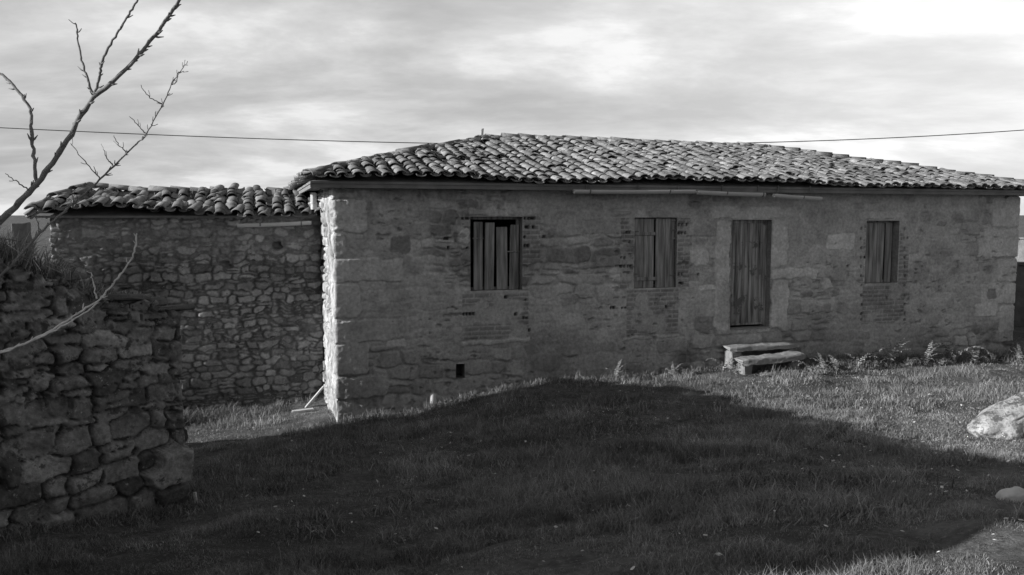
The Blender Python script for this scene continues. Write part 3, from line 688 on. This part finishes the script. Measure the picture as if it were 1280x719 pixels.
ton = (tn[idx] * sstep(0, .008, e) + .09 * (1 - sstep(0, .008, e))) * 1.18 * (.72 + .6 * fbm(c1_ * 2.5, zpat * 2.5, 5, 28))
n0 = len(x_); Vr = np.stack([x_, y_, z_], 1); fr_ = grid_faces(len(cs_), len(cv))
# back and end faces down to the ground
ic = np.arange(len(cs_)) * len(cv) + len(cv) - 1; backv = Vr[ic].copy(); backv[:, 2] = -.3
fb_ = np.stack([ic[:-1], ic[1:], n0 + np.arange(1, len(cs_)), n0 + np.arange(len(cs_) - 1)], 1)
ruin = empty('ruined_wall', (W_mid[0], W_mid[1], float(ground_h(*W_mid))))
tag(ruin, 'ruined dark dry-stone wall of rounded blocks with crumbling top at the left of the yard', 'stone wall')
endv = Vr[:len(cv)]; endp = np.column_stack([endv[:, 0] + wdir[0] * .0 - WN[0] * .45, endv[:, 1] - WN[1] * .45, np.minimum(endv[:, 2], zt[0])])
ne = n0 + len(backv); fe = np.stack([np.arange(len(cv) - 1), ne + np.arange(len(cv) - 1), ne + np.arange(1, len(cv)), np.arange(1, len(cv))], 1)
mk('wall', np.concatenate([Vr, backv, endp]), np.concatenate([fr_, fb_, fe]), M['ruin_stone'], ruin, smooth=True, attrs={'tone': np.concatenate([ton, np.full(len(backv), .12), np.full(len(endp), .13)])})
# loose flat slabs bedded along the broken top
def slab_mesh(name, c, ax, ay, h, seed, m, parent=None, n=11):
    r = np.random.default_rng(seed); c = np.array(c); ang = np.sort(np.linspace(0, 2 * math.pi, n, endpoint=False) + r.uniform(-.2, .2, n)); rad = r.uniform(.75, 1.05, n); vs = []
    for (zz, k) in ((-1, .9), (-.55, 1.0), (.5, 1.0), (1, .88)):
        for a, q_ in zip(ang, rad):
            se = lambda t: np.sign(t) * abs(t) ** .7
            vs.append(c + np.array(ax) * se(math.cos(a)) * q_ * k + np.array(ay) * se(math.sin(a)) * q_ * k + np.array(h) * zz + r.uniform(-.006, .006, 3))
    fs = [tuple(range(n))[::-1], tuple(range(3 * n, 4 * n))]
    for j in range(3):
        for i in range(n): i2 = (i + 1) % n; fs.append((j * n + i, j * n + i2, (j + 1) * n + i2, (j + 1) * n + i))
    return vs, fs
r5 = np.random.default_rng(3); q = MB()
for s_ in np.arange(.12, LW - .3, .21):
    d_ = r5.uniform(.08, .34); P = np.array([W_end[0] - wdir[0] * s_ - WN[0] * d_, W_end[1] - wdir[1] * s_ - WN[1] * d_, float(top_z(np.array([s_]))[0]) + r5.uniform(.0, .06)])
    a = r5.uniform(-.5, .5); ax = np.array([wdir[0] * math.cos(a) + WN[0] * math.sin(a), wdir[1] * math.cos(a) + WN[1] * math.sin(a), r5.uniform(-.12, .12)]); ay = np.array([-ax[1], ax[0], r5.uniform(-.2, .2)])
    v_, f_ = slab_mesh('', P, ax * r5.uniform(.12, .26), ay * r5.uniform(.10, .17), np.array([0, 0, r5.uniform(.02, .04)]), int(s_ * 100), None); q.add(v_, f_)
so = q.build('coping_stone', M['dark_slab'] if 'dark_slab' in M else M['far_wall'], ruin)

# ------------------------------------------------------------------ neighbouring barn just outside the frame on the left: throws the long shadow over the yard
TIP = np.array([1.95, 13.2]); tl = np.array([math.cos(SUN_T), math.sin(SUN_T)]); 
P_far = np.array([-8.3, 0.0]); P_far[1] = (L0[1] - .30) - (L0[0] - P_far[0]) * math.tan(SUN_T)
P_near = np.array([-4.15, 2.05])
zt_far = float(ground_h(*TIP)) + np.linalg.norm(TIP - P_far) * math.tan(SUN_EL)
zt_near = float(ground_h(4.6, 5.2)) + 9.2 * math.tan(SUN_EL)
P_cut = P_far + (P_near - P_far) * .10
barn = empty('barn', ((P_far[0] + P_near[0]) / 2 - 2, (P_far[1] + P_near[1]) / 2, 0.3))
tag(barn, 'tall rubble barn standing outside the view to the left of the yard', 'barn')
q = MB(); outv = np.array([-4.6, -1.5]); bpts = [P_near, P_cut, P_far, P_far + outv, P_near + outv]; zcut = zt_far + (zt_near - zt_far) * .10 + .02; zz = [zt_near - .08, zcut - .08, zt_far - .40, zt_far - 1.3, zt_near - 1.3]
q.add([(p[0], p[1], -.6) for p in bpts] + [(p[0], p[1], z_) for p, z_ in zip(bpts, zz)], [(0, 1, 6, 5), (1, 2, 7, 6), (2, 3, 8, 7), (3, 4, 9, 8), (4, 0, 5, 9), (4, 3, 2, 1, 0)]); q.build('wall', M['barn'], barn)
q = MB(); cpt = sum(bpts) / 5
ov = [np.array([*(p + (p - cpt) * .02), z_ + .005]) for p, z_ in zip(bpts, zz)]; q.add(ov + [o + np.array([0, 0, .05]) for o in ov], [(4, 3, 2, 1, 0), (5, 6, 7, 8, 9), (0, 1, 6, 5), (1, 2, 7, 6), (2, 3, 8, 7), (3, 4, 9, 8), (4, 0, 5, 9)]); br_ = q.build('roof', M['wing_tile'], barn)
T = Tiles(); r9 = np.random.default_rng(61)
for a_, b_ in ((ov[0], ov[1]), (ov[1], ov[2])): tile_line(T, a_, b_, r9, 4.0, .05)
T.build('ridge_tiles', M['wing_tile'], br_)

# ------------------------------------------------------------------ stones, steps and small things
def blob(name, c, ax, ay, az, seed, m, sub=4, rough=.22, sq=.75, parent=None):
    import bmesh
    bm = bmesh.new(); bmesh.ops.create_icosphere(bm, subdivisions=sub, radius=1); r = np.random.default_rng(seed); o_ = r.uniform(0, 50, 3)
    co = np.array([v.co[:] for v in bm.verts]); n_ = co.copy(); co = np.sign(co) * np.abs(co) ** sq; 
    d = (fbm(co[:, 0] * 1.3 + o_[0], co[:, 1] * 1.3 + co[:, 2] * 1.1 + o_[1], 4, seed % 40) - .5) * 2 + (fbm(co[:, 2] * 2.1 + o_[2], co[:, 0] * 2.0 - co[:, 1] * 1.7, 4, seed % 30 + 3) - .5)
    co = co * (1 + rough * d)[:, None]; co = np.array(c) + co[:, :1] * np.array(ax) + co[:, 1:2] * np.array(ay) + co[:, 2:3] * np.array(az)
    for v, q_ in zip(bm.verts, co): v.co = q_
    me = bpy.data.meshes.new(name); bm.to_mesh(me); bm.free(); return link(name, me, m, parent, True)
def gpt(px, py):
    """where a pixel's line of sight meets the ground"""
    lo, hi = 1.5, 60
    r = ray(px, py)
    t = 1.5
    while t < 60:
        p = np.array([0, 0, EYE]) + r * t
        if p[2] < float(ground_h(p[0], p[1])): break
        t += .03
    return p
pb = gpt(1240, 546); b0 = pb + np.array([.12, .1, .22])
o = blob('boulder', b0 + np.array([.22, 0, -.01]), U * .50 + np.array([0, 0, .20]), V * .22 - U * .04, np.array([-.06, 0, .155]), 12, M['rock'], rough=.24, sq=.62, sub=5); tag(o, 'large pale lichened boulder lying in the sunlit grass at the right edge', 'boulder')
pb = gpt(1268, 628); o = blob('rock', pb + np.array([.0, .02, .03]), (.085, 0, 0.01), (0, .07, 0), (0, 0, .055), 31, M['white'], rough=.2); tag(o, 'small pale rock half sunk in grass below the big boulder', 'rock')
# doorstep: upper and lower slab
def step(name, px0, px1, pyt, thick, off, depth, seed, label, lean=0.0, sup=.2):
    s0, z0 = on_plane(px0, pyt, -off); s1, _ = on_plane(px1, pyt, -off); s_ = (s0 + s1) / 2
    n = 26; r = np.random.default_rng(seed); vs = []; rows = []
    prof = [(0, -1), (0, -.5), (0, .5), (.03, .85), (.09, 1), (.5, 1.0), (1, 1.0)]
    for i in range(n + 1):
        f = i / n; 
        for (d_, h_) in prof:
            nz = .02 * (float(fbm(f * 8 + seed, d_ * 3 + h_, 3, 3)) - .5) * 2
            endt = .06 * (max(0, 1 - f * n / 2) + max(0, 1 - (1 - f) * n / 2))
            vs.append(hp(s0 + (s1 - s0) * f, -off + depth * d_ + endt * .5 + nz, z0 - thick / 2 + thick / 2 * h_ * (1 - endt) + nz + lean * (f - .5)))
    m_ = len(prof); fs = []
    for i in range(n):
        for j in range(m_ - 1): fs.append((i * m_ + j, (i + 1) * m_ + j, (i + 1) * m_ + j + 1, i * m_ + j + 1))
        fs.append((i * m_ + m_ - 1, (i + 1) * m_ + m_ - 1, (i + 1) * m_, i * m_))
    fs.append(tuple(range(m_))); fs.append(tuple(n * m_ + k for k in range(m_))[::-1])
    root = empty(name, hp((s0 + s1) / 2, -off + depth / 2, z0 - sup - thick), HA); tag(root, label, 'doorstep', 'stone steps below the door')
    mk('slab', vs, fs, M['step'], root)
    for i, (fa, fb) in enumerate(((.03, .17), (.80, .93))):
        q = MB(); sa, sb = s0 + (s1 - s0) * fa, s0 + (s1 - s0) * fb; q.box(hp((sa + sb) / 2, -off + .05 + depth * .42, z0 - thick - sup / 2 - .004), U * (sb - sa) / 2, V * depth * .40, (0, 0, sup / 2), bev=.02, jit=.012); q.build('support', M['step'], root)
    q = MB(); q.box(hp((s0 + s1) / 2, -off + depth * .93, z0 - thick - sup / 2 - .02), U * (s1 - s0) * .44, V * depth * .05, (0, 0, sup / 2), bev=.01, jit=.008); q.build('back_stone', M['far_wall'], root)
    return root
step('doorstep', 914, 1006, 434, .085, .34, .335, 3, 'upper stone doorstep against the wall under the plank door', sup=.32)
step('doorstep', 930, 1008, 448.5, .11, .66, .30, 9, 'lower worn stone doorstep in front of the upper step', lean=.05, sup=.22)
o = blob('rock', gpt(926, 462) + np.array([0, .05, .12]), U * .06, V * .08, (0, 0, .13), 44, M['white'], rough=.12); tag(o, 'small white stone set upright at the left end of the lower doorstep', 'rock')
o = blob('rock', gpt(991, 461) + np.array([0, .05, .09]), U * .13, V * .08, (0, 0, .10), 45, M['step'], rough=.2); tag(o, 'rounded grey stone at the right end of the lower doorstep', 'rock')
# little pale stub by the wall
p = gpt(541, 509); q = MB(); q.tube([p + (0, 0, -.05), p + (0, 0, .10), p + (.0, 0, .19), p + (0, 0, .225)], [.060, .058, .048, .022], 10); o = q.build('marker_stone', M['white'], None, True); tag(o, 'short pale marker stone standing upright by the foot of the house wall', 'marker stone')
p0 = hp(-.36, 1.75, float(ground_h(*hp(-.36, 1.75, 0)[:2])) + .01); p1 = hp(-.05, 1.75, float(ground_h(*hp(-.2, 1.75, 0)[:2])) + .33)
q = MB(); d_ = (p1 - p0); q.box((p0 + p1) / 2, d_ / 2, V * .035, np.cross(d_ / np.linalg.norm(d_), V) * .014, bev=.003); o = q.build('plank', M['paleboard']); tag(o, 'pale short board leaning on the sunlit gable of the house', 'board')
p0 = hp(-.60, 1.45, float(ground_h(*hp(-.60, 1.45, 0)[:2])) + .035); q = MB(); q.box(p0 + U * .18, U * .17 + np.array([0, 0, .01]), V * .05, (0, 0, .018), bev=.004); o = q.build('plank', M['paleboard']); tag(o, 'pale board lying flat in grass at the foot of the gable', 'board')
p = gpt(245, 632); q = MB(); q.box(p + np.array([0, 0, .05]), (.012, 0, .003), (0, .012, 0), (-.008, 0, .07), bev=.002); o = q.build('stake', M['paleboard']); tag(o, 'thin pale stake in the grass at the end of the ruined wall', 'stake')

# ------------------------------------------------------------------ things seen past the ends of the buildings
def far_wall(name, pa, pb_, h, th, m, label, cat, cap=True, seed=1):
    pa = np.array(pa, float); pb_ = np.array(pb_, float); d = pb_ - pa; Ln = np.linalg.norm(d); d /= Ln; nn = np.array([-d[1], d[0]]); n = max(6, int(Ln / .12)); r = np.random.default_rng(seed); vs = []; fs = []
    za = float(ground_h(*pa)); 
    root = empty(name, (*(pa + pb_) / 2, float(ground_h(*((pa + pb_) / 2)))))
    for i in range(n + 1):
        q_ = pa + d * Ln * i / n; z0 = float(ground_h(*q_)); top = z0 + h + r.uniform(-.03, .03)
        for (k, z_) in ((-1, z0 - .3), (-1, z0 + h * .5), (-.9, top), (.9, top), (1, z0 + h * .5), (1, z0 - .3)): vs.append((*(q_ + nn * th / 2 * (k + r.uniform(-.08, .08))), z_))
    for i in range(n):
        for j in range(5): a = i * 6 + j; fs.append((a, a + 6, a + 7, a + 1))
    fs += [tuple(range(6))[::-1], tuple(n * 6 + k for k in range(6))]
    mk('wall', vs, fs, m, root)
    if cap:
        q = MB(); s_ = 0
        while s_ < Ln - .2:
            ll = r.uniform(.35, .6); c = pa + d * (s_ + ll / 2); z0 = float(ground_h(*c)) + h + .05; q.box((*c, z0), (d[0] * (ll / 2 - .01), d[1] * (ll / 2 - .01), 0), (nn[0] * th * .55, nn[1] * th * .55, 0), (0, 0, .035), bev=.012, jit=.01); s_ += ll
        q.build('coping', m, root)
    tag(root, label, cat); return root
a_ = at(1262, 400, 19.5)[:2]; b_ = at(1420, 400, 18.5)[:2]
far_wall('stone_wall', a_, b_, 1.45, .5, M['far_wall'], 'dark field wall running on behind the right corner of the house', 'stone wall', seed=4)
a_ = at(1240, 330, 34)[:2]; b_ = at(1500, 330, 31)[:2]
far_wall('stone_wall', a_, b_, 1.75, .5, M['house_far'] if 'house_far' in M else M['barn'], 'paler distant wall with flat coping seen above the nearer dark wall', 'stone wall', seed=5)
c_ = at(26, 286, 30); q = MB(); g0 = float(ground_h(c_[0], c_[1])); zt_ = at(26, 278, 30)[2]; q.box((c_[0], c_[1], (g0 + zt_) / 2 - .1), (.24, .06, 0), (-.06, .24, 0), (0, 0, (zt_ - g0) / 2 + .1), bev=.03, jit=.03); o = q.build('gate_pillar', M['far_wall']); tag(o, 'squat stone pillar in the field beyond the left wall', 'pillar')

# overhead cable: spans the yard behind the roofs
def sagline(pts, n=30):
    return pts
q = MB(); A0 = at(-700, 128, 26); A1 = at(0, 160, 25.0); A2 = at(280, 172, 24.7); A3 = at(565, 180, 24.4); A4 = at(985, 178, 24.6); A5 = at(1280, 163, 25); A6 = at(1900, 128, 26)
pts = []
xs = [-700, 0, 280, 565, 985, 1280, 1900]; ys = [85, 160, 172, 180, 177.5, 163, 110]
pc = np.polyfit([0, 140, 280, 420, 565, 985, 1130, 1280], [160, 166, 171.5, 176.5, 180, 177.5, 171, 163], 3)
for x in np.linspace(-260, 1560, 120): pts.append(at(x, np.polyval(pc, x), 25))
q.tube(pts, .014, 5); o = q.build('overhead_cable', M['cable']); tag(o, 'thin dark overhead cable crossing the sky behind the house roof', 'cable')
q = MB(); q.tube([at(-120, 290, 9), at(0, 298, 9.5), at(42, 304, 9.6)], .006, 5); 
o = q.build('fence_wire', M['cable']); tag(o, 'short dark wire above the top of the ruined wall at left', 'wire')

# ------------------------------------------------------------------ bare young tree leaning into the frame from the left
tree = empty('bare_tree', (-2.95, 2.9, float(ground_h(-2.95, 2.9))))
tag(tree, 'leafless young tree with knobbly budded branches rising across the sky at left', 'tree')
def crv(pts, per=6):
    pts = [np.array(p, float) for p in pts]; o = []
    for i in range(len(pts) - 1):
        p0 = pts[max(i - 1, 0)]; p1 = pts[i]; p2 = pts[i + 1]; p3 = pts[min(i + 2, len(pts) - 1)]
        for k in range(per):
            t = k / per; o.append(.5 * ((2 * p1) + (-p0 + p2) * t + (2 * p0 - 5 * p1 + 4 * p2 - p3) * t * t + (-p0 + 3 * p1 - 3 * p2 + p3) * t ** 3))
    o.append(pts[-1]); return o
r6 = np.random.default_rng(19)
def branch(px, r0, r1_, name='branch', buds=1.0, start=None, m='bark'):
    pts = [at(x, y, D) for (x, y, D) in px]
    if start is not None: pts = [np.array(s_, float) for s_ in start] + pts
    c = crv(pts, 7); c = [p + r6.normal(0, .0016, 3) for p in c]; n = len(c); rad = [r0 + (r1_ - r0) * (i / (n - 1)) ** .85 for i in range(n)]
    rad = [.80 * r * (1 + r6.uniform(-.10, .18)) for r in rad]
    q = MB(); q.tube(c, rad, 7)
    L = sum(np.linalg.norm(c[i + 1] - c[i]) for i in range(n - 1)); nb_ = int(L / .030 * buds)
    for _ in range(nb_):
        i = r6.integers(1, n - 1); p = c[i]; 
        if p[0] < -2.6: continue
        d = c[i + 1] - c[i - 1]; d /= np.linalg.norm(d); a = r6.normal(0, 1, 3); a -= d * a.dot(d); a /= np.linalg.norm(a); ln = r6.uniform(.008, .026); dirn = a * .8 + d * .55; r = rad[i]
        q.tube([p, p + dirn * ln * .5, p + dirn * ln + d * ln * .3], [min(r * .7, .0052), min(r * .6, .0040), .0012], 5)
    return q.build(name, M[m], tree, True)
gz = float(ground_h(-2.95, 2.9))
q = MB(); q.tube(crv([(-2.95, 2.9, gz - .1), (-2.93, 2.88, gz + .25), (-2.86, 2.86, gz + .6), (-2.78, 2.84, gz + .95)]), [.05 - .018 * i / 18 for i in range(19)], 9); q.build('trunk', M['bark'], tree, True)
fork = (-2.78, 2.84, gz + .93); low_ = (-2.90, 2.87, gz + .5)
branch([(-110, 378, 2.85), (0, 277, 2.8), (46, 229, 2.78), (79, 183, 2.75), (112, 129, 2.72), (158, 87, 2.7), (192, 46, 2.68), (225, 0, 2.66), (250, -40, 2.65)], .0165, .0045, start=[fork])
branch([(118, 122, 2.72), (112, 105, 2.72), (102, 75, 2.73), (98, 52, 2.74), (95, 29, 2.74)], .0055, .0028)
branch([(117, 122, 2.72), (124, 98, 2.70), (129, 75, 2.68), (146, 42, 2.65), (160, 20, 2.64), (172, 0, 2.63), (185, -25, 2.62)], .0060, .0030)
branch([(45, 229, 2.78), (43, 200, 2.78), (40, 167, 2.8), (37, 137, 2.8), (19, 110, 2.82), (0, 92, 2.84), (-30, 78, 2.85)], .0078, .0050)
branch([(37, 240, 2.78), (22, 228, 2.76), (6, 217, 2.75)], .0035, .0014, buds=.4)
branch([(-110, 440, 3.2), (0, 345, 3.15), (20, 325, 3.14), (50, 292, 3.12), (92, 254, 3.1), (125, 225, 3.08), (167, 183, 3.06), (183, 167, 3.05), (204, 129, 3.04), (217, 100, 3.03), (235, 77, 3.02)], .0085, .0014, start=[low_])
for (x0, y0, x1, y1) in ((204, 131, 175, 107), (182, 167, 162, 145), (160, 190, 142, 169), (141, 206, 129, 187), (125, 224, 88, 179), (92, 254, 88, 236), (50, 291, 44, 264), (215, 106, 222, 90)):
    branch([(x0, y0, 3.06), ((x0 + x1) / 2 + r6.uniform(-3, 3), (y0 + y1) / 2 + 3, 3.05), (x1, y1, 3.03)], .0034, .0013, 'twig', .8)
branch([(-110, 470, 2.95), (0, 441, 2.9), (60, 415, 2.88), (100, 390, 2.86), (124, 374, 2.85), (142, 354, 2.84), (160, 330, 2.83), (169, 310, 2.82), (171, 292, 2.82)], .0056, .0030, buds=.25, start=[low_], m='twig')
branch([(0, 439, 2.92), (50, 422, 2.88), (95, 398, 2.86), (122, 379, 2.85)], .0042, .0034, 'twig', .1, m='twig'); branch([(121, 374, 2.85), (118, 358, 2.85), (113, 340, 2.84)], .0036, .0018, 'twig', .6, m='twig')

# ------------------------------------------------------------------ grass (nobody could count it)
def blades(n, X_, Y_, Z_, ln, wd_, lean, tone_, seed, name, label, m='grass', cat='grass'):
    r = np.random.default_rng(seed); a = r.uniform(0, 2 * math.pi, n); la = r.uniform(0, 2 * math.pi, n)
    ax = np.stack([np.cos(a), np.sin(a), 0 * a], 1) * wd_[:, None] / 2; ld = np.stack([np.cos(la), np.sin(la), 0 * a], 1) * (lean * ln)[:, None]
    P = np.stack([X_, Y_, Z_ - .006], 1); up = np.zeros((n, 3)); up[:, 2] = ln
    midp = P + up * .55 + ld * .35; tip = P + up * (1 - .35 * lean[:, None] ** 2) + ld
    vs = np.stack([P - ax, P + ax, midp + ax * .75, midp - ax * .75, tip], 1).reshape(-1, 3)
    b_ = np.arange(n)[:, None] * 5; tri = np.concatenate([b_ + np.array([[0, 1, 2]]), b_ + np.array([[0, 2, 3]]), b_ + np.array([[3, 2, 4]])])
    o = mk(name, vs, tri, M[m], attrs={'tone': np.repeat(tone_, 5)}); tag(o, label, cat, kind='stuff'); return o
def inside_house(x, y, mrg=0.0):
    s_ = (x - L0[0]) * U[0] + (y - L0[1]) * U[1]; d_ = (x - L0[0]) * V[0] + (y - L0[1]) * V[1]
    h_ = (s_ > -.01) & (s_ < LEN + .01) & (d_ > -.01 - mrg); w_ = (s_ > sW0) & (s_ < 0.1) & (d_ > WING_OFF - .02); return h_ | w_
r7 = np.random.default_rng(101)
def sample(n, d0, d1, xl=-.72, xr=.72):
    D = np.sqrt(r7.uniform(d0 ** 2, d1 ** 2, n)); x = D * r7.uniform(xl, xr, n); return x, D
XS = []; YS = []; 
for (n, d0, d1) in ((210000, 2.2, 6.0), (230000, 6.0, 10.5), (190000, 10.5, 17.5)):
    x, y = sample(n, d0, d1); XS.append(x); YS.append(y)
x = np.concatenate(XS); y = np.concatenate(YS)
clump = fbm(x * 1.3, y * 1.3, 4, 81); cl2 = fbm(x * 5, y * 5, 3, 82)
k = ~inside_house(x, y) & (r7.random(len(x)) < .38 + 1.0 * sstep(.28, .62, cl2)); x, y, clump, cl2 = x[k], y[k], clump[k], cl2[k]
n = len(x); z = ground_h(x, y)
ln = (.022 + .050 * r7.random(n) ** 1.3) * (.42 + 1.3 * sstep(.38, .66, clump)) * (.55 + 1.2 * sstep(.3, .7, cl2))
ln *= .62 + .38 * sstep(3.5, 6.5, y)
ln *= np.where(r7.random(n) < .012, 1.5, 1.0)
wdt = (.0024 + .0013 * r7.random(n)) * (.6 + .10 * y)
tn_ = .215 * (.25 + 1.5 * fbm(x * 1.0, y * 1.3, 5, 83)) * np.where(r7.random(n) < .10, 1.8, 1.0)
blades(n, x, y, z, ln, wdt, r7.uniform(.2, 1.3, n), tn_, 5, 'grass', 'short rough tufted grass covering the yard')
# taller tangled weeds against walls and in the yard
wx = []; wy = []; wl_ = []
def patch(cx_, cy_, rx, ry, n, l0, l1):
    a = r7.normal(0, rx, n); b_ = r7.normal(0, ry, n); wx.append(cx_ + a); wy.append(cy_ + b_); wl_.append(r7.uniform(l0, l1, n))
def strip(s0, s1, d0, d1, n, l0, l1):
    s_ = r7.uniform(s0, s1, n); kk = fbm(s_ * 2.2, s_ * 0, 3, 15); s_ = s_[kk > .42]; n2 = len(s_); d_ = r7.uniform(d0, d1, n2); P = L0[:2] + np.outer(s_, U[:2]) + np.outer(d_, V[:2]); wx.append(P[:, 0]); wy.append(P[:, 1]); wl_.append(r7.uniform(l0, l1, n2))
strip(0.1, LEN, -.25, -.02, 6000, .05, .17); strip(7.0, LEN + 1.5, -.7, -.05, 6000, .06, .20); strip(7.3, LEN + .5, -.45, -.03, 7000, .08, .26)
s_ = r7.uniform(sW0, -.7, 5000); d_ = r7.uniform(WING_OFF - .6, WING_OFF - .03, 5000); P = L0[:2] + np.outer(s_, U[:2]) + np.outer(d_, V[:2]); wx.append(P[:, 0]); wy.append(P[:, 1]); wl_.append(r7.uniform(.05, .22, 5000) * np.where(s_ < -1.5, 1.4, .7))
s_ = r7.uniform(.0, LW - .5, 3000); P = W_end - np.outer(s_, wdir) + np.outer(np.abs(r7.normal(0, .12, 3000)) + .02, WN); wx.append(P[:, 0]); wy.append(P[:, 1]); wl_.append(r7.uniform(.03, .10, 3000))
for _ in range(110):
    a, b_ = sample(1, 4.8, 12.0, -.3, .6); patch(a[0], b_[0], .10, .10, 90, .05, .14)
for (px, py, sx_, nn_) in ((1000, 610, .35, 1400), (700, 545, .4, 1200), (380, 570, .4, 1100), (1020, 640, .3, 900), (780, 620, .3, 700), (500, 545, .4, 700)):
    p = gpt(px, py); patch(p[0], p[1], sx_, sx_ * .7, nn_, .05, .15)
x = np.concatenate(wx); y = np.concatenate(wy); l_ = np.concatenate(wl_); k = ~inside_house(x, y); x, y, l_ = x[k], y[k], l_[k]; n = len(x)
blades(n, x, y, ground_h(x, y), l_, .005 + .005 * r7.random(n), r7.uniform(.2, 1.5, n), .17 * (.6 + .9 * r7.random(n)), 6, 'weeds', 'taller tangled weeds and tussocks along walls and in the yard', cat='weeds')
# grass rooted in the soil on top of the ruined wall
n = 8000; s_ = r7.uniform(.3, LW - .2, n); dens = fbm(s_ * 2.0, s_ * 0 + 1, 3, 33); k = (dens > .40) | (s_ > Lm * .72); s_ = s_[k]; n = len(s_); d_ = r7.uniform(.12, .52, n)
x = W_end[0] - wdir[0] * s_ - WN[0] * d_; y = W_end[1] - wdir[1] * s_ - WN[1] * d_
o = blades(n, x, y, top_z(s_) + .02, r7.uniform(.06, .20, n) * (.5 + 1.5 * sstep(.5, 1.3, s_)), .004 + .006 * r7.random(n), r7.uniform(.2, 1.6, n), .26 * (.4 + 1.2 * r7.random(n)), 7, 'wall_grass', 'dry grass tufts growing on top of the ruined wall', cat='grass')
# small pale fallen leaves scattered in the grass
n = 420; x, y = sample(n, 3.3, 12, -.35, .66); z = ground_h(x, y) + .03; q = MB()
for i in range(n):
    a = r7.uniform(0, 6.28); s_ = r7.uniform(.008, .022); t = r7.normal(0, .35, 2); ex = np.array([math.cos(a), math.sin(a), t[0]]) * s_; ey = np.array([-math.sin(a), math.cos(a), t[1]]) * s_ * .6; c = np.array([x[i], y[i], z[i]])
    q.add([c - ex, c - ex * .2 - ey, c + ex * .5 - ey * .7, c + ex, c + ex * .4 + ey * .8, c - ex * .3 + ey, c + (0, 0, .004)], [(0, 1, 6), (1, 2, 6), (2, 3, 6), (3, 4, 6), (4, 5, 6), (5, 0, 6)])
o = q.build('fallen_leaves', M['white']); tag(o, 'small pale fallen leaves strewn over the grass', 'leaves', kind='stuff')

# ------------------------------------------------------------------ dried bracken along the foot of the house
def fern_mesh(seed, h):
    r = np.random.default_rng(seed); q = MB()
    for k in range(r.integers(4, 8)):
        a = r.uniform(0, 6.28); L = h * r.uniform(.7, 1.25); curl = r.uniform(.7, 2.6); n = 14; p = np.zeros(3); d0 = np.array([math.cos(a), math.sin(a), 0]); th = R(80) ; pts = [p.copy()]
        for i in range(n):
            th -= curl / n * (0.4 + 1.4 * i / n); p = p + (d0 * math.cos(th) + np.array([0, 0, 1]) * math.sin(th)) * L / n; pts.append(p.copy())
        q.tube(pts, [.004 - .003 * i / n for i in range(n + 1)], 4, cap=False)
        sd = np.array([-math.sin(a), math.cos(a), 0])
        for i in range(3, n):
            wl__ = L * .21 * (1 - (i / n)) ** .8 * r.uniform(.6, 1.1); d = pts[i + 1] - pts[i]; d /= np.linalg.norm(d); nn = np.cross(sd, d)
            for sg in (-1, 1):
                e_ = (sd * sg + d * .5 + nn * r.uniform(-.7, .4)); e_ /= np.linalg.norm(e_); b0_ = pts[i]; tipp = b0_ + e_ * wl__ + np.array([0, 0, -.25 * wl__]); mm = b0_ + e_ * wl__ * .5; ww = L / n * .42
                q.add([b0_ - d * ww * .3, b0_ + d * ww * .5, mm + d * ww, mm - d * ww * .6, tipp], [(0, 1, 2, 3), (3, 2, 4)])
    return q
protos = []
spots = [(1040, 462, .42, 'tall curled dry fern second to the right of the doorsteps'), (1024, 464, .34, 'dry fern close beside the right end of the doorsteps'), (1066, 461, .32, 'low dry fern in front of the wall left of the narrow window'),
         (1090, 460, .36, 'dry fern just below the narrow window on its left side'), (1106, 458, .46, 'tall dry fern straight below the narrow window'), (1128, 458, .34, 'low spreading dry fern below the right side of the narrow window'),
         (1150, 456, .38, 'bushy dry fern between the narrow window and the right corner of the house'), (1186, 455, .52, 'tallest dry fern with upright plume, by the right part of the wall'), (1168, 458, .32, 'dry fern just left of the tallest fern'),
         (1212, 454, .30, 'small dry fern just right of the tallest fern'), (1236, 452, .34, 'dry fern near the right corner of the house'), (1268, 451, .34, 'dry fern at the right corner of the house, last in the row'),
         (898, 466, .30, 'small dry fern at the left end of the doorsteps'), (862, 468, .26, 'small curled dry fern left of the door near the wall'), (836, 470, .24, 'small dry fern below the middle window on its right'), (786, 474, .24, 'small dry fern below the left edge of the middle window'), (762, 474, .30, 'thin upright dry fern at the corner of the yard shadow by the wall'),
         (1008, 468, .28, 'low dry fern in front of the right end of the lower doorstep'), (950, 470, .22, 'low dry fern in front of the lower doorstep'), (915, 470, .24, 'low dry fern before the white stone of the lower doorstep')]
for sd_ in range(5):
    protos.append(fern_mesh(200 + sd_, 1.0))
pm = []
for i, (px, py, h, lab) in enumerate(spots):
    p = gpt(px, py); k = i % 5
    if i < 5:
        o = protos[k].build('fern', M['fern']); pm.append(o)
    else:
        o = pm[k].copy(); col.objects.link(o)
    s1, _ = (p - L0).dot(U), 0; dd_ = (p - L0).dot(V)
    if dd_ > -.10: p = p - V * (dd_ + .14)
    p[2] = float(ground_h(p[0], p[1])) - .01
    h *= (1.0 + .5 * ((i * 7) % 5) / 4); p = p - V * .12; p[2] = float(ground_h(p[0], p[1])) - .01
    o.location = tuple(p); o.scale = (h, h, h); o.rotation_euler = (0, 0, i * 1.9); tag(o, lab, 'fern', 'dried ferns along the foot of the house wall')
